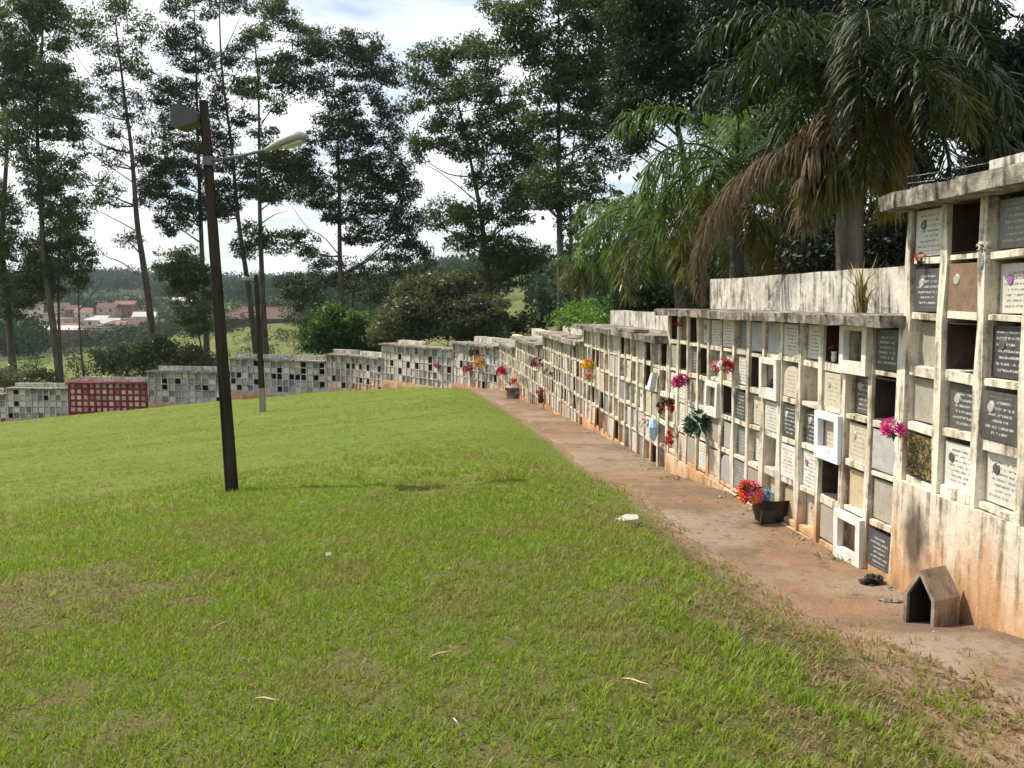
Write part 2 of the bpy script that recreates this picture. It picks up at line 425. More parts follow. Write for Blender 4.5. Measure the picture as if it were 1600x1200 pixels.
# ------------------------------------------------------------------ mesh helpers
class MB:
    def __init__(s): s.v = []; s.f = []
    def add(s, verts, faces):
        o = len(s.v); s.v.extend([tuple(q) for q in verts]); s.f.extend([tuple(i + o for i in f) for f in faces])
    def box(s, x0, x1, y0, y1, z0, z1, jit=0.0):
        vs = [(x, y, z) for z in (z0, z1) for y in (y0, y1) for x in (x0, x1)]
        if jit: vs = [tuple(c + random.uniform(-jit, jit) for c in q) for q in vs]
        s.add(vs, [(0, 2, 3, 1), (4, 5, 7, 6), (0, 1, 5, 4), (2, 6, 7, 3), (0, 4, 6, 2), (1, 3, 7, 5)])
    def bevbox(s, x0, x1, y0, y1, z0, z1, b=.006):
        # a box whose front (low y) edges are chamfered
        vs = [(x0, y1, z0), (x1, y1, z0), (x1, y1, z1), (x0, y1, z1), (x0, y0 + b, z0), (x1, y0 + b, z0), (x1, y0 + b, z1), (x0, y0 + b, z1),
              (x0 + b, y0, z0 + b), (x1 - b, y0, z0 + b), (x1 - b, y0, z1 - b), (x0 + b, y0, z1 - b)]
        s.add(vs, [(0, 1, 2, 3)[::-1], (0, 4, 5, 1)[::-1], (1, 5, 6, 2)[::-1], (2, 6, 7, 3)[::-1], (3, 7, 4, 0)[::-1], (4, 8, 9, 5)[::-1], (5, 9, 10, 6)[::-1], (6, 10, 11, 7)[::-1], (7, 11, 8, 4)[::-1], (8, 11, 10, 9)[::-1]])
    def slab(s, x0, x1, y0, y1, z0, z1, nx, ny, jit):
        """a worn slab: a grid box with uneven edges"""
        xs = np.linspace(x0, x1, nx + 1); ys = np.linspace(y0, y1, ny + 1)
        top = {}; bot = {}
        vs = []; fs = []
        for j, y in enumerate(ys):
            for i, x in enumerate(xs):
                e = jit if (j == 0 or i in (0, nx)) else jit * .4
                dx, dy = random.uniform(-e, e), random.uniform(-e, e)
                top[i, j] = len(vs); vs.append((x + dx, y + dy, z1 + random.uniform(-jit, jit) * .7))
                bot[i, j] = len(vs); vs.append((x + dx * .6, y + dy * .6 + random.uniform(0, e), z0 + random.uniform(-jit, jit) * .5))
        for j in range(ny):
            for i in range(nx):
                fs.append((top[i, j], top[i + 1, j], top[i + 1, j + 1], top[i, j + 1]))
                fs.append((bot[i, j], bot[i, j + 1], bot[i + 1, j + 1], bot[i + 1, j]))
        for i in range(nx):
            fs.append((bot[i, 0], bot[i + 1, 0], top[i + 1, 0], top[i, 0])); fs.append((bot[i, ny], top[i, ny], top[i + 1, ny], bot[i + 1, ny]))
        for j in range(ny):
            fs.append((bot[0, j], top[0, j], top[0, j + 1], bot[0, j + 1])); fs.append((bot[nx, j], bot[nx, j + 1], top[nx, j + 1], top[nx, j]))
        s.add(vs, fs)
    def tube(s, pts, rad, n=7, cap=True):
        pts = [Vector(p) for p in pts]
        rings = []; up = Vector((.3, .7, .1)).normalized()
        for i, p in enumerate(pts):
            t = (pts[min(i + 1, len(pts) - 1)] - pts[max(i - 1, 0)])
            t = t.normalized() if t.length > 1e-9 else Vector((0, 0, 1))
            a = t.cross(up)
            if a.length < 1e-3: a = t.cross(Vector((1, 0, 0)))
            a.normalize(); b = t.cross(a).normalized(); up = b.cross(t) if False else up
            r = rad[i] if hasattr(rad, '__len__') else rad
            rings.append([p + (a * math.cos(2 * PI * k / n) + b * math.sin(2 * PI * k / n)) * r for k in range(n)])
        vs = [q for rg in rings for q in rg]; fs = []
        for i in range(len(pts) - 1):
            for k in range(n):
                k2 = (k + 1) % n
                fs.append((i * n + k, i * n + k2, (i + 1) * n + k2, (i + 1) * n + k))
        if cap:
            fs.append(tuple(range(n))[::-1]); fs.append(tuple((len(pts) - 1) * n + k for k in range(n)))
        s.add(vs, fs)
    def lathe(s, prof, n=14, c=(0, 0, 0)):
        vs = []; fs = []
        for r, z in prof:
            for k in range(n):
                vs.append((c[0] + r * math.cos(2 * PI * k / n), c[1] + r * math.sin(2 * PI * k / n), c[2] + z))
        for i in range(len(prof) - 1):
            for k in range(n):
                k2 = (k + 1) % n
                fs.append((i * n + k, i * n + k2, (i + 1) * n + k2, (i + 1) * n + k))
        s.add(vs, fs)
    def mesh(s, name, mat, smooth=False):
        me = bpy.data.meshes.new(name)
        me.from_pydata(s.v, [], s.f)
        if mat is not None: me.materials.append(M[mat] if isinstance(mat, str) else mat)
        if smooth: me.polygons.foreach_set('use_smooth', [True] * len(me.polygons))
        me.update()
        return me
    def build(s, name, mat, parent=None, smooth=False, loc=None):
        return link(name, s.mesh(name, mat, smooth), parent, loc)

def link(name, me, parent=None, loc=None, rot=None, scale=None):
    o = bpy.data.objects.new(name, me); COL.objects.link(o)
    if parent is not None: o.parent = parent
    if loc is not None: o.location = loc
    if rot is not None: o.rotation_euler = rot
    if scale is not None: o.scale = scale
    return o
def tag(o, label, cat, group=None, kind=None):
    if label: o['label'] = label
    if cat: o['category'] = cat
    if group: o['group'] = group
    if kind: o['kind'] = kind
    return o
def thing(name, label, cat, loc, rz=0.0, group=None):
    o = bpy.data.objects.new(name, None); COL.objects.link(o)
    o.empty_display_size = .2
    o.location = loc; o.rotation_euler = (0, 0, rz)
    return tag(o, label, cat, group)
def np_mesh(name, verts, quads, mat, smooth=False):
    verts = np.asarray(verts, np.float32); quads = np.asarray(quads, np.int32)
    me = bpy.data.meshes.new(name)
    k = quads.shape[1]
    me.vertices.add(len(verts)); me.vertices.foreach_set('co', verts.ravel())
    me.loops.add(quads.size); me.loops.foreach_set('vertex_index', quads.ravel())
    me.polygons.add(len(quads)); me.polygons.foreach_set('loop_start', np.arange(0, quads.size, k, dtype=np.int32))
    try: me.polygons.foreach_set('loop_total', np.full(len(quads), k, dtype=np.int32))
    except Exception: pass
    if smooth: me.polygons.foreach_set('use_smooth', np.ones(len(quads), dtype=bool))
    me.update(calc_edges=True); me.validate()
    if mat is not None: me.materials.append(M[mat] if isinstance(mat, str) else mat)
    return me

# ------------------------------------------------------------------ ground
def ground_material():
    k = NT('ground_cover', .95, .1); p = k.pos()
    def at(nm):
        a = k.n('ShaderNodeAttribute'); a.attribute_name = nm; return a.outputs['Fac']
    big = k.noise(p, .35, 4, .6); mid = k.noise(p, 1.7, 5, .65); fine = k.noise(p, 14, 5, .7); vf = k.noise(p, 60, 3, .7)
    g = k.mix(k.ramp(big, .32, .68), (.080, .130, .017), (.125, .165, .025))
    g = k.mix(k.ramp(fine, .35, .7), g, (.150, .190, .034))
    g = k.mix(k.math('MULTIPLY', k.ramp(mid, .50, .66), .55), g, (.16, .135, .050))
    g = k.mix(k.math('MULTIPLY', k.ramp(vf, .52, .70), .55), g, (.05, .065, .015))
    near = k.mix(k.ramp(fine, .3, .7), (.095, .080, .034), (.070, .090, .022))
    near = k.mix(k.math('MULTIPLY', k.ramp(vf, .5, .7), .7), near, (.19, .15, .075))
    col = k.mix(at('near'), g, near)
    dirt = k.mix(k.ramp(mid, .35, .65), (.25, .165, .10), (.17, .12, .075))
    dirt = k.mix(k.ramp(fine, .4, .75), dirt, (.33, .24, .165))
    edge = k.math('ADD', at('dirt'), k.math('MULTIPLY', k.math('SUBTRACT', mid, .5), .7))
    col = k.mix(k.ramp(edge, .35, .65), col, dirt)
    # beyond the walls: rough pasture, red earth, wooded slopes
    field = k.mix(k.ramp(k.noise(p, .06, 5, .6), .35, .65), (.085, .115, .026), (.175, .160, .055))
    field = k.mix(k.ramp(k.noise(p, .35, 6, .75), .42, .66), field, (.055, .085, .018))
    field = k.mix(k.math('MULTIPLY', k.ramp(k.noise(p, .16, 5, .7), .54, .66), .7), field, (.035, .06, .015))
    col = k.mix(at('field'), col, field)
    wood = k.mix(k.noise(p, .05, 5, .7), (.022, .036, .020), (.048, .062, .032))
    col = k.mix(k.ramp(k.math('ADD', at('wood'), k.math('MULTIPLY', k.math('SUBTRACT', k.noise(p, .03, 4), .5), .5)), .4, .6), col, wood)
    red = k.mix(k.noise(p, .06, 5, .7), (.17, .075, .045), (.26, .15, .095))
    col = k.mix(k.ramp(k.math('ADD', at('earth'), k.math('MULTIPLY', k.math('SUBTRACT', k.noise(p, .05, 4), .5), .6)), .45, .6), col, red)
    k.color(col)
    k.bump(k.math('ADD', fine, k.math('MULTIPLY', vf, .6)), .7, .03)
    return k.m
M['ground'] = ground_material()

def build_ground():
    fine = np.radians(np.arange(-46, 46.01, .45)); rest = np.radians(np.arange(-180, 180, 4.0))
    ang = np.unique(np.round(np.concatenate([fine, rest[(rest < fine[0] - .02) | (rest > fine[-1] + .02)]]), 6))
    rad = np.concatenate([[.35], np.exp(np.arange(math.log(.6), math.log(5200), .027))])
    A, Rr = np.meshgrid(ang, rad)
    X = np.sin(A) * Rr; Y = np.cos(A) * Rr
    Z = ground_z(X.ravel(), Y.ravel()).reshape(X.shape)
    wd, wz = wall_dist(X.ravel(), Y.ravel())
    wd = wd.reshape(X.shape)
    Z = Z - .012 * ((wd > -.4) & (wd < .9)) - .05 * ((wd > -.4) & (wd < 1.0) & (Rr > 15))
    n_a = len(ang); n_r = len(rad)
    V = np.stack([X, Y, Z], -1).reshape(-1, 3)
    V = np.concatenate([V, [[0, 0, gz(0, 0)]]])
    i, j = np.meshgrid(np.arange(n_r - 1), np.arange(n_a), indexing='ij')
    j2 = (j + 1) % n_a
    q = np.stack([i * n_a + j, (i + 1) * n_a + j, (i + 1) * n_a + j2, i * n_a + j2], -1).reshape(-1, 4)[:, ::-1]
    me = np_mesh('ground', V, q, 'ground', True)
    x, y = V[:, 0], V[:, 1]
    wd, _ = wall_dist(x, y); d = np.hypot(x, y)
    def attr(nm, val):
        a = me.attributes.new(nm, 'FLOAT', 'POINT'); a.data.foreach_set('value', np.asarray(val, np.float32))
    attr('near', .9 * (1 - sstep(4.5, 12, d)))
    attr('dirt', (1 - sstep(.9, 1.7, wd)) * (wd > -1.0))
    back = sstep(.3, 2.0, -wd)
    attr('field', back)
    px = 800 + F * np.where(y > 1, x / np.maximum(y, 1), np.where(x > 0, 9, -9))
    zrel = V[:, 2] - EYE
    ppy = 600 - 130 - zrel / np.maximum(y, 1) * F
    wood = back * np.clip(sstep(480, 620, d) + sstep(190, 260, d) * (px < 330) * (ppy > 545) + sstep(14, 20, d) * (px > 880) * (d < 130) * .7, 0, 1)
    clear = np.exp(-((px - 190) / 75) ** 2) * np.exp(-((d - 520) / 60) ** 2)
    attr('wood', np.clip(wood - 1.2 * clear, 0, 1))
    attr('earth', back * np.clip(1.1 * np.exp(-((px - 175) / 60) ** 2) * np.exp(-((d - 585) / 38) ** 2) + .62 * np.exp(-((px - 215) / 60) ** 2) * np.exp(-((d - 500) / 34) ** 2) + .9 * np.exp(-((px - 285) / 22) ** 2) * np.exp(-((d - 800) / 60) ** 2), 0, 1))
    o = link('ground', me); o['kind'] = 'structure'
build_ground()

# footpath along the walls
def path_material():
    k = NT('footpath', .95, .1); p = k.pos()
    mid = k.noise(p, 1.4, 6, .65); fine = k.noise(p, 16, 6, .7); big = k.noise(p, .6, 4)
    c = k.mix(k.ramp(mid, .34, .66), (.245, .145, .088), (.145, .098, .065))
    c = k.mix(k.math('MULTIPLY', k.ramp(big, .48, .62), .75), c, (.26, .205, .155))
    c = k.mix(k.math('MULTIPLY', k.ramp(fine, .50, .70), .7), c, (.13, .095, .068))
    c = k.mix(k.math('MULTIPLY', k.ramp(k.noise(p, 70, 3, .7), .56, .68), .6), c, (.36, .29, .22))
    c = k.mix(k.math('MULTIPLY', k.ramp(k.noise(p, 4, 7, .78), .52, .64), .8), c, (.115, .09, .072))
    k.color(c); k.bump(k.math('ADD', mid, k.math('MULTIPLY', fine, .5)), .8, .035); M['path'] = k.m
path_material()
def build_path():
    pts = []
    for i in range(len(WALL) - 1):
        a, b = WALL[i], WALL[i + 1]
        n = max(2, int(np.hypot(*(b - a)[:2]) / .28))
        for t in np.arange(n) / n: pts.append(a + (b - a) * t)
    pts = np.array(pts)
    # smooth the corners
    tang = np.gradient(pts[:, :2], axis=0); tang /= np.linalg.norm(tang, axis=1)[:, None]
    for _ in range(6):
        tang[1:-1] = (tang[:-2] + tang[1:-1] * 2 + tang[2:]) / 4
    tang /= np.linalg.norm(tang, axis=1)[:, None]
    nor = np.stack([-tang[:, 1], tang[:, 0]], 1)
    us = [-.12, .02, .25, .5, .75, .95, 1.06, 1.22]
    V = []; nu = len(us)
    for i, p in enumerate(pts):
        w = (.66 + .34 * float(sstep(4.0, 7.0, p[1]))) + .16 * (vnoise(p[0] * 3.1 + 4, p[1] * 1.1, 21) - .5) * 2 + .1 * (vnoise(p[0] * 9, p[1] * 4, 22) - .5)
        for u in us:
            uu = u * w if u > .3 else u
            x, y = p[0] + nor[i, 0] * uu, p[1] + nor[i, 1] * uu
            z = float(ground_z([x], [y])[0]) if uu > .1 else p[2] + EYE
            z += .02 + .018 * (vnoise(x * 4, y * 4, 23) - .5) - (.015 if u > 1.0 else 0) - (.14 if u > 1.1 else 0)
            V.append((x, y, z))
    q = []
    for i in range(len(pts) - 1):
        for j in range(nu - 1):
            q.append((i * nu + j, (i + 1) * nu + j, (i + 1) * nu + j + 1, i * nu + j + 1))
    o = link('footpath', np_mesh('footpath', V, q, 'path', True)); o['kind'] = 'structure'
build_path()

# ------------------------------------------------------------------ niche walls
ROW = .40
UNIT = {}
def unit_box(mat, bev=.03):
    key = (mat, bev)
    if key not in UNIT:
        b = MB(); b.bevbox(-.5, .5, -.5, .5, -.5, .5, bev); UNIT[key] = b.mesh('panel_' + mat, mat)
    return UNIT[key]
def arch_mesh(mat):
    key = ('arch', mat)
    if key not in UNIT:
        n = 8; prof = [(-.5, -.5), (.5, -.5), (.5, .12)] + [(.5 * math.cos(PI * t / n), .12 + .38 * math.sin(PI * t / n)) for t in range(1, n)] + [(-.5, .12)]
        b = MB(); m = len(prof)
        vs = [(x, -.5, z) for x, z in prof] + [(x, .5, z) for x, z in prof]
        b.add(vs, [tuple(range(m)), tuple(range(m, 2 * m))[::-1]] + [(i, i + m, (i + 1) % m + m, (i + 1) % m) for i in range(m)])
        UNIT[key] = b.mesh('arch_' + mat, mat)
    return UNIT[key]
def oval_mesh(mat):
    key = ('oval', mat)
    if key not in UNIT:
        b = MB(); n = 14
        vs = [(.5 * math.cos(2 * PI * i / n), 0, .5 * math.sin(2 * PI * i / n)) for i in range(n)] + [(.42 * math.cos(2 * PI * i / n), -1, .42 * math.sin(2 * PI * i / n)) for i in range(n)]
        b.add(vs, [tuple(range(n, 2 * n))] + [(i, (i + 1) % n, (i + 1) % n + n, i + n) for i in range(n)])
        UNIT[key] = b.mesh('oval_' + mat, mat)
    return UNIT[key]
def frame_mesh(mat):
    key = ('frame', mat)
    if key not in UNIT:
        b = MB(); w = .16
        b.box(-.5, -.5 + w, -.5, .5, -.5, .5); b.box(.5 - w, .5, -.5, .5, -.5, .5)
        b.box(-.5 + w, .5 - w, -.498, .5, .5 - w * .9, .499); b.box(-.5 + w, .5 - w, -.498, .5, -.499, -.5 + w * 1.6)
        UNIT[key] = b.mesh('frame_' + mat, mat)
    return UNIT[key]

def shade_lining_mesh():
    if 'shade_lining' not in UNIT:
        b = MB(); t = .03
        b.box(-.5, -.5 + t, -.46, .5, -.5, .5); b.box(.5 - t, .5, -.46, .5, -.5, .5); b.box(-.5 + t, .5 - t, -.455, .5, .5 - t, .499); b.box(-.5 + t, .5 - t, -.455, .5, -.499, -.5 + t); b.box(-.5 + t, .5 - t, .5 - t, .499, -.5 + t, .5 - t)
        UNIT['shade_lining'] = b.mesh('shade_lining', 'recess_shade_brown')
    return UNIT['shade_lining']
TYPE_MAT = {'w': 'marble_plaque', 'c': 'cream_plaque', 'k': 'granite_plaque', 's': 'slate_plaque', 'm': 'cement_panel', 'g': 'grey_panel', 'b': 'brown_panel', 'y': 'arch_panel', 'o': 'gold_pattern'}

FARW = 'GHIJKLMN'
def niche_wall(key, label, L, Rr, ztop, ncols, spec=None, weights='wwccmmgkd', paint=None, detail=True, parapet=(.0, 1.0, .26), slab_t=.10, overhang=.20, group=None, nrows=5, soot=None, loose=()):
    """L is the left end seen from the front, Rr the right end (x, y); ztop = underside of the roof slab (world)"""
    Lx, Ly = L; Rx, Ry = Rr
    W = math.hypot(Rx - Lx, Ry - Ly); rz = math.atan2(Ry - Ly, Rx - Lx)
    rnd = random.Random(key)
    zl = float(wall_dist([Lx], [Ly])[1][0]) + EYE; zr = float(wall_dist([Rx], [Ry])[1][0]) + EYE
    zb = min(zl, zr)
    root = thing('niche_block', label, 'niche wall', (Lx, Ly, zb), rz, group)
    z0 = zb
    T = ztop - z0; bot = T - nrows * ROW          # local heights
    if paint: wm = paint
    else:
        wm = 'whitewash_' + key
        far = key[0] in FARW  # far walls: same whitewash, greyed for their shade as well as weathering
        weathered(wm, (.60, .585, .54) if far else (.82, .76, .63), (.44, .425, .39) if far else (.64, .57, .45), (.15, .115, .08), .95, 2.5, stain_z=(zl + zr) / 2 - .05, soot=soot)
    D = .85; Z = lambda z: z
    def part(b, nm, mat, smooth=False): return b.build(nm, mat, root, smooth)
    # back body
    b = MB(); b.box(.02, W - .02, .46, D, -.35, T - .003); part(b, 'back_wall', wm if paint else 'rubble_concrete')
    # plinth
    b = MB(); nseg = max(4, int(W / .4)); ptop = max(bot, .04)
    b.slab(.004, W - .004, -.012, .45, -.35, ptop - .004, nseg, 2, .012)
    part(b, 'plinth', wm)
    # roof slab
    b = MB(); b.slab(-.05, W + .03, -overhang, D + .04, T, T + slab_t, max(8, int(W / .22)), 3, .018)
    part(b, 'roof_slab', paint or 'slab_concrete')
    if parapet:
        b = MB(); b.slab(W * parapet[0] + .01, W * parapet[1] - .01, D - .24, D + .02, T + slab_t - .01, T + slab_t + parapet[2], max(6, int(W / .4)), 1, .01)
        part(b, 'parapet', 'parapet_plaster')
    for (u0, u1, ty) in loose:
        b = MB(); b.slab(W * u0, W * u1, ty - overhang, ty - overhang + .24, T + slab_t + .004, T + slab_t + .05, 4, 1, .012); part(b, 'loose_plank', 'rubble_concrete')
    pw, st = (.15, .115) if paint else (.075, .055)
    pitch = (W - pw) / ncols
    # pillars
    for c in range(ncols + 1):
        x = c * pitch
        b = MB()
        nz = 5; zs = np.linspace(max(bot, 0.0) - (.05 if bot < .1 else 0), T - .002, nz + 1)
        vs = []; fs = []
        for z in zs:
            j = [rnd.uniform(-.011, .011) for _ in range(4)]
            vs += [(x + j[0], j[2], z), (x + pw + j[1], j[3], z), (x + pw, .46, z), (x, .46, z)]
        for i in range(nz):
            o = i * 4
            for e in range(4):
                fs.append((o + e, o + (e + 1) % 4, o + 4 + (e + 1) % 4, o + 4 + e))
        fs += [(3, 2, 1, 0), (nz * 4, nz * 4 + 1, nz * 4 + 2, nz * 4 + 3)]
        b.add(vs, fs); part(b, 'pillar', wm)
    cw = pitch - pw
    for r in range(1, nrows + 1):
        z = T - r * ROW
        if z < -.05: continue
        if detail:
            for c in range(ncols):
                o = link('shelf', unit_box(wm, .06), root, (c * pitch + pw + cw / 2, .235 + rnd.uniform(0, .012), z + st / 2 + rnd.choice((-.012, 0, 0, .006, .016))), (0, rnd.uniform(-.03, .03), 0), (cw - .004, .455, st * rnd.choice((.7, .9, 1.0, 1.1, 1.4))))
        else:
            o = link('shelf', unit_box(wm, .06), root, (W / 2, .24, z + st / 2), None, (W - .02, .45, st))
    # panels
    for c in range(ncols):
        for r in range(nrows):
            code = None
            if spec: code = spec[c].split()[r] if c < len(spec) else None
            if code is None: code = rnd.choice(weights)
            zt = T - r * ROW - .004; zbm = T - (r + 1) * ROW + st
            if zt < .12: continue
            zc = (zt + zbm) / 2; ph = zt - zbm; x = c * pitch + pw + cw / 2
            k = code[0]
            if k in TYPE_MAT:
                deep = .26 if 'e' in code else rnd.choice((.012, .02, .03, .045, .06, .09))
                mm = TYPE_MAT[k]
                sz = rnd.uniform(.90, .995)
                me = arch_mesh(mm) if 'A' in code else unit_box(mm, .02)
                o = link('plaque' if k in 'wckso' else 'cover_panel', me, root, (x, deep + .015, zc - (1 - sz) * ph * .35), (0, rnd.uniform(-.012, .012), 0), ((cw - .012) * sz, .03, (ph - .01) * sz))
                ov = [q for q in code[1:] if q in 'pvi2']
                if not ov and k in 'wck' and detail and rnd.random() < .28: ov = ['p']
                for q in ov:
                    mm2 = {'p': 'portrait_white', 'v': 'portrait_violet', 'i': 'portrait_white', '2': 'portrait_dark'}[q]
                    if k == 'w' and q == 'p': mm2 = 'portrait_dark'
                    xs_ = [-.22, .22] if q == '2' else [rnd.choice((-.26, -.22))]
                    for xx in xs_:
                        link('portrait', oval_mesh(mm2), o, (xx, -.5, .18 if q != '2' else .15), None, (.20, .25, .23))
                if k in 'wk' and rnd.random() < .25 and detail:
                    pass
            elif k in 'FB':
                mm = 'white_frame' if k == 'F' else 'blue_white_frame'
                prot = .05 if k == 'F' else .02
                link('frame', frame_mesh(mm), root, (x, -.004 - prot * .2, zc - .02), (rnd.uniform(-.02, .02), 0, 0), (cw + .09, .055, ph + .08))
                if 'c' in code: link('plaque', unit_box('cream_plaque', .02), root, (x, .05, zc - .01), None, (cw * .98, .03, ph * .96))
                else: link('cover_panel', unit_box('cement_panel', .02), root, (x, .30, zc), None, (cw - .01, .03, ph - .01))
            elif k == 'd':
                link('niche_shade_lining', shade_lining_mesh(), root, (x, .235, zc), None, (cw - .004, .44, ph - .004))  # thin dark liner added to make the open niche look shaded
    return dict(root=root, W=W, T=T, pitch=pitch, pw=pw, L=L, R=Rr, rz=rz, z0=z0)

Wp = lambda i: (WALL[i][0], WALL[i][1])
def along(a, b, t): return (a[0] + (b[0] - a[0]) * t, a[1] + (b[1] - a[1]) * t)
WALLS = {}
jA = Wp(3)
WALLS['A'] = niche_wall('A', 'tallest niche wall, its stained plaster base behind the gabled candle shelter', (2.925, 6.95), (3.36, .60), EYE + .66, 13, group='niche walls along the path',
    spec=['w k m m o', 'd bp d kp w', 's wv k2 ki wp', 'w m k c w', 'c k m d w', 'g w c k m', 'w d k c w'], parapet=(.0, 1.0, .26), overhang=.20, slab_t=.11, soot=(2.93, 6.62, EYE - 1.72))
WALLS['B'] = niche_wall('B', 'long niche wall with white framed niches and a dry weed on its roof slab', Wp(6), (2.925, 6.945), EYE - .20, 14, group='niche walls along the path', detail=True,
    spec=['d m w c m', 'b d w w c', 'd k m w m', 'w d s g w', 'w s F m c', 'w c de g gA', 's w k s s', 'g d c w m', 'g F w ce c', 'w cA kp w yA', 'w ce k wv c', 'd c Bc d m', 'F kp c y F', 'k d g m k'], parapet=(.0, 1.0, .42), overhang=.21, slab_t=.085)
WALLS['C'] = niche_wall('C', 'niche wall one step below the framed one, a loose plank on its roof', Wp(8), (2.25, 13.395), EYE - .61, 15, group='niche walls along the path', weights='wwwccmmggssddbkk', parapet=(.0, 1.0, .30), loose=((.60, .80, .03),))
WALLS['D'] = niche_wall('D', 'niche wall below a green bush, with a pale dried bouquet', Wp(9), (1.58, 20.595), EYE - 1.0, 15, group='niche walls along the path', weights='wwwccmmggssddbk', parapet=(.0, 1.0, .28), loose=((.62, .86, .1),))
WALLS['E'] = niche_wall('E', 'niche wall with a dark red bouquet low down, next but one to the corner', Wp(10), (.90, 27.595), EYE - 1.40, 15, group='niche walls along the path', weights='wwwccmmggssdb', parapet=(.0, 1.0, .28), loose=((.5, .7, .1),))
WALLS['F'] = niche_wall('F', 'niche wall ending at the corner, with a grey box at its foot', Wp(11), (.12, 34.495), EYE - 1.82, 15, group='niche walls along the path', weights='wwwccmmggssd', parapet=(.0, 1.0, .24))
WALLS['G'] = niche_wall('G', 'short niche wall in the corner with red and yellow flowers', Wp(12), (-.64, 41.42), EYE - 2.12, 12, group='niche walls across the lawn', weights='wwgggcckds', detail=False, parapet=(.25, 1.0, .30), overhang=.22)
WALLS['H'] = niche_wall('H', 'long niche wall under the big grey green bush', Wp(13), (-3.02, 46.52), EYE - 2.50, 16, group='niche walls across the lawn', weights='wwgggcckkds', detail=False, parapet=(.12, .5, .20))
WALLS['I'] = niche_wall('I', 'short slanting niche wall joining the long one under the big bush', Wp(14), (-7.48, 53.02), EYE - 3.35, 8, group='niche walls across the lawn', weights='wwggccksd', detail=False, parapet=(.0, 1.0, .22))
WALLS['I2'] = niche_wall('I2', 'narrowest niche wall, at the bend beside the bright green shrub', Wp(15), (-9.75, 56.01), EYE - 3.36, 5, group='niche walls across the lawn', weights='wgggcksd', detail=False, parapet=(.0, 1.0, .26))
WALLS['J'] = niche_wall('J', 'niche wall behind the farther lamp post, below the green field', Wp(16), (-11.53, 57.2), EYE - 3.80, 16, group='niche walls across the lawn', weights='wggggccksdd', detail=False, parapet=(.0, 1.0, .26))
WALLS['K'] = niche_wall('K', 'grey niche wall standing right beside the red painted one', Wp(17), (-18.34, 60.0), EYE - 4.68, 12, group='niche walls across the lawn', weights='wgggccssdk', detail=False, parapet=(.08, 1.0, .28))
WALLS['L'] = niche_wall('L', 'red painted niche wall with pale and grey plaques', Wp(18), (-24.1, 61.0), EYE - 5.48, 12, group='niche walls across the lawn', weights='wccgggmmssb', paint='red_paint', detail=False, parapet=(.08, .97, .32), slab_t=.08)
WALLS['M'] = niche_wall('M', 'low whitish niche wall on the far side of the red painted one', Wp(19), (-29.7, 61.7), EYE - 5.90, 10, group='niche walls across the lawn', weights='wwggccssdk', detail=False, parapet=(.06, 1.0, .26))
WALLS['N'] = niche_wall('N', 'lowest niche wall, last of the row past the red one', Wp(20), (-33.94, 61.9), EYE - 6.30, 12, group='niche walls across the lawn', weights='wwggccssdk', detail=False, parapet=(.1, 1.0, .26))

# ------------------------------------------------------------------ flowers
def bloom_mesh(mat, kind=0):
    key = ('bloom', mat, kind)
    if key not in UNIT:
        rr = random.Random(mat + str(kind)); b = MB()
        for ring, (n, el, ln) in enumerate(((7, .25, 1.0), (6, .75, .8), (4, 1.15, .55))):
            for i in range(n):
                a = 2 * PI * (i + .5 * ring) / n + rr.uniform(-.15, .15); e = el + rr.uniform(-.15, .15)
                d = Vector((math.cos(a) * math.cos(e), math.sin(a) * math.cos(e), math.sin(e))); sd = Vector((-math.sin(a), math.cos(a), 0))
                n_ = d.cross(sd)
                w = .42 * ln
                b.add([d * .05, d * ln * .6 + sd * w * .5 - n_ * .06, d * ln + n_ * .08, d * ln * .6 - sd * w * .5 - n_ * .06], [(0, 1, 2, 3)])
        UNIT[key] = b.mesh('bloom_' + mat, mat)
    return UNIT[key]
def leafspray(parent, mat, n, r, rr, squash=1.0):
    b = MB()
    for i in range(n):
        a = rr.uniform(0, 2 * PI); e = rr.uniform(-.7, 1.0)
        d = Vector((math.cos(a) * math.cos(e), math.sin(a) * math.cos(e), math.sin(e) * squash)); s = d.cross(Vector((0, 0, 1))).normalized()
        l = r * rr.uniform(.6, 1.15); w = l * .13
        m = d * l * .55 + Vector((0, 0, l * .05)); t = d * l - Vector((0, 0, l * .12))
        b.add([d * l * .1, m + s * w, t, m - s * w], [(0, 1, 2, 3)])
    return b.build('leaves', mat, parent)
def bouquet(label, loc, size, mats, n=12, name='bouquet', vase=None, leaves=14, face=None, group=None, droop=0.0, leafmat='stem_green', shape=(1, 1, 1)):
    rr = random.Random(label)
    root = thing(name, label, 'flowers', loc, 0, group)
    for i in range(n):
        a = rr.uniform(0, 2 * PI); c = rr.uniform(-.6, 1); s = math.sqrt(max(0, 1 - c * c)); q = rr.uniform(.55, 1)
        d = Vector((math.cos(a) * s * shape[0], math.sin(a) * s * shape[1], c * shape[2])) * q
        if face is not None:
            d = d + Vector((math.cos(face), math.sin(face), 0)) * .25
        o = link('bloom', bloom_mesh(rr.choice(mats), rr.randrange(2)), root, d * size * .72 - Vector((0, 0, droop * size)), None, (size * rr.uniform(.34, .5),) * 3)
        o.rotation_euler = d.to_track_quat('Z', 'Y').to_euler()
    if leaves: leafspray(root, leafmat, leaves, size * 1.05, rr)
    if vase:
        vm, vr, vh = vase
        b = MB(); b.lathe([(0, -vh), (vr * .7, -vh), (vr * .95, -vh * .6), (vr * .75, -vh * .2), (vr, 0), (vr * .85, 0), (vr * .6, -vh * .2)], 12)
        b.build('vase', vm, root, True, (0, 0, -size * .45))
    return root
def wall_bouquet(label, px, py, size, mats, off=.10, **k):
    p, ang = wall_hit(px, py, off)
    return bouquet(label, p, size, mats, face=ang + PI, **k)

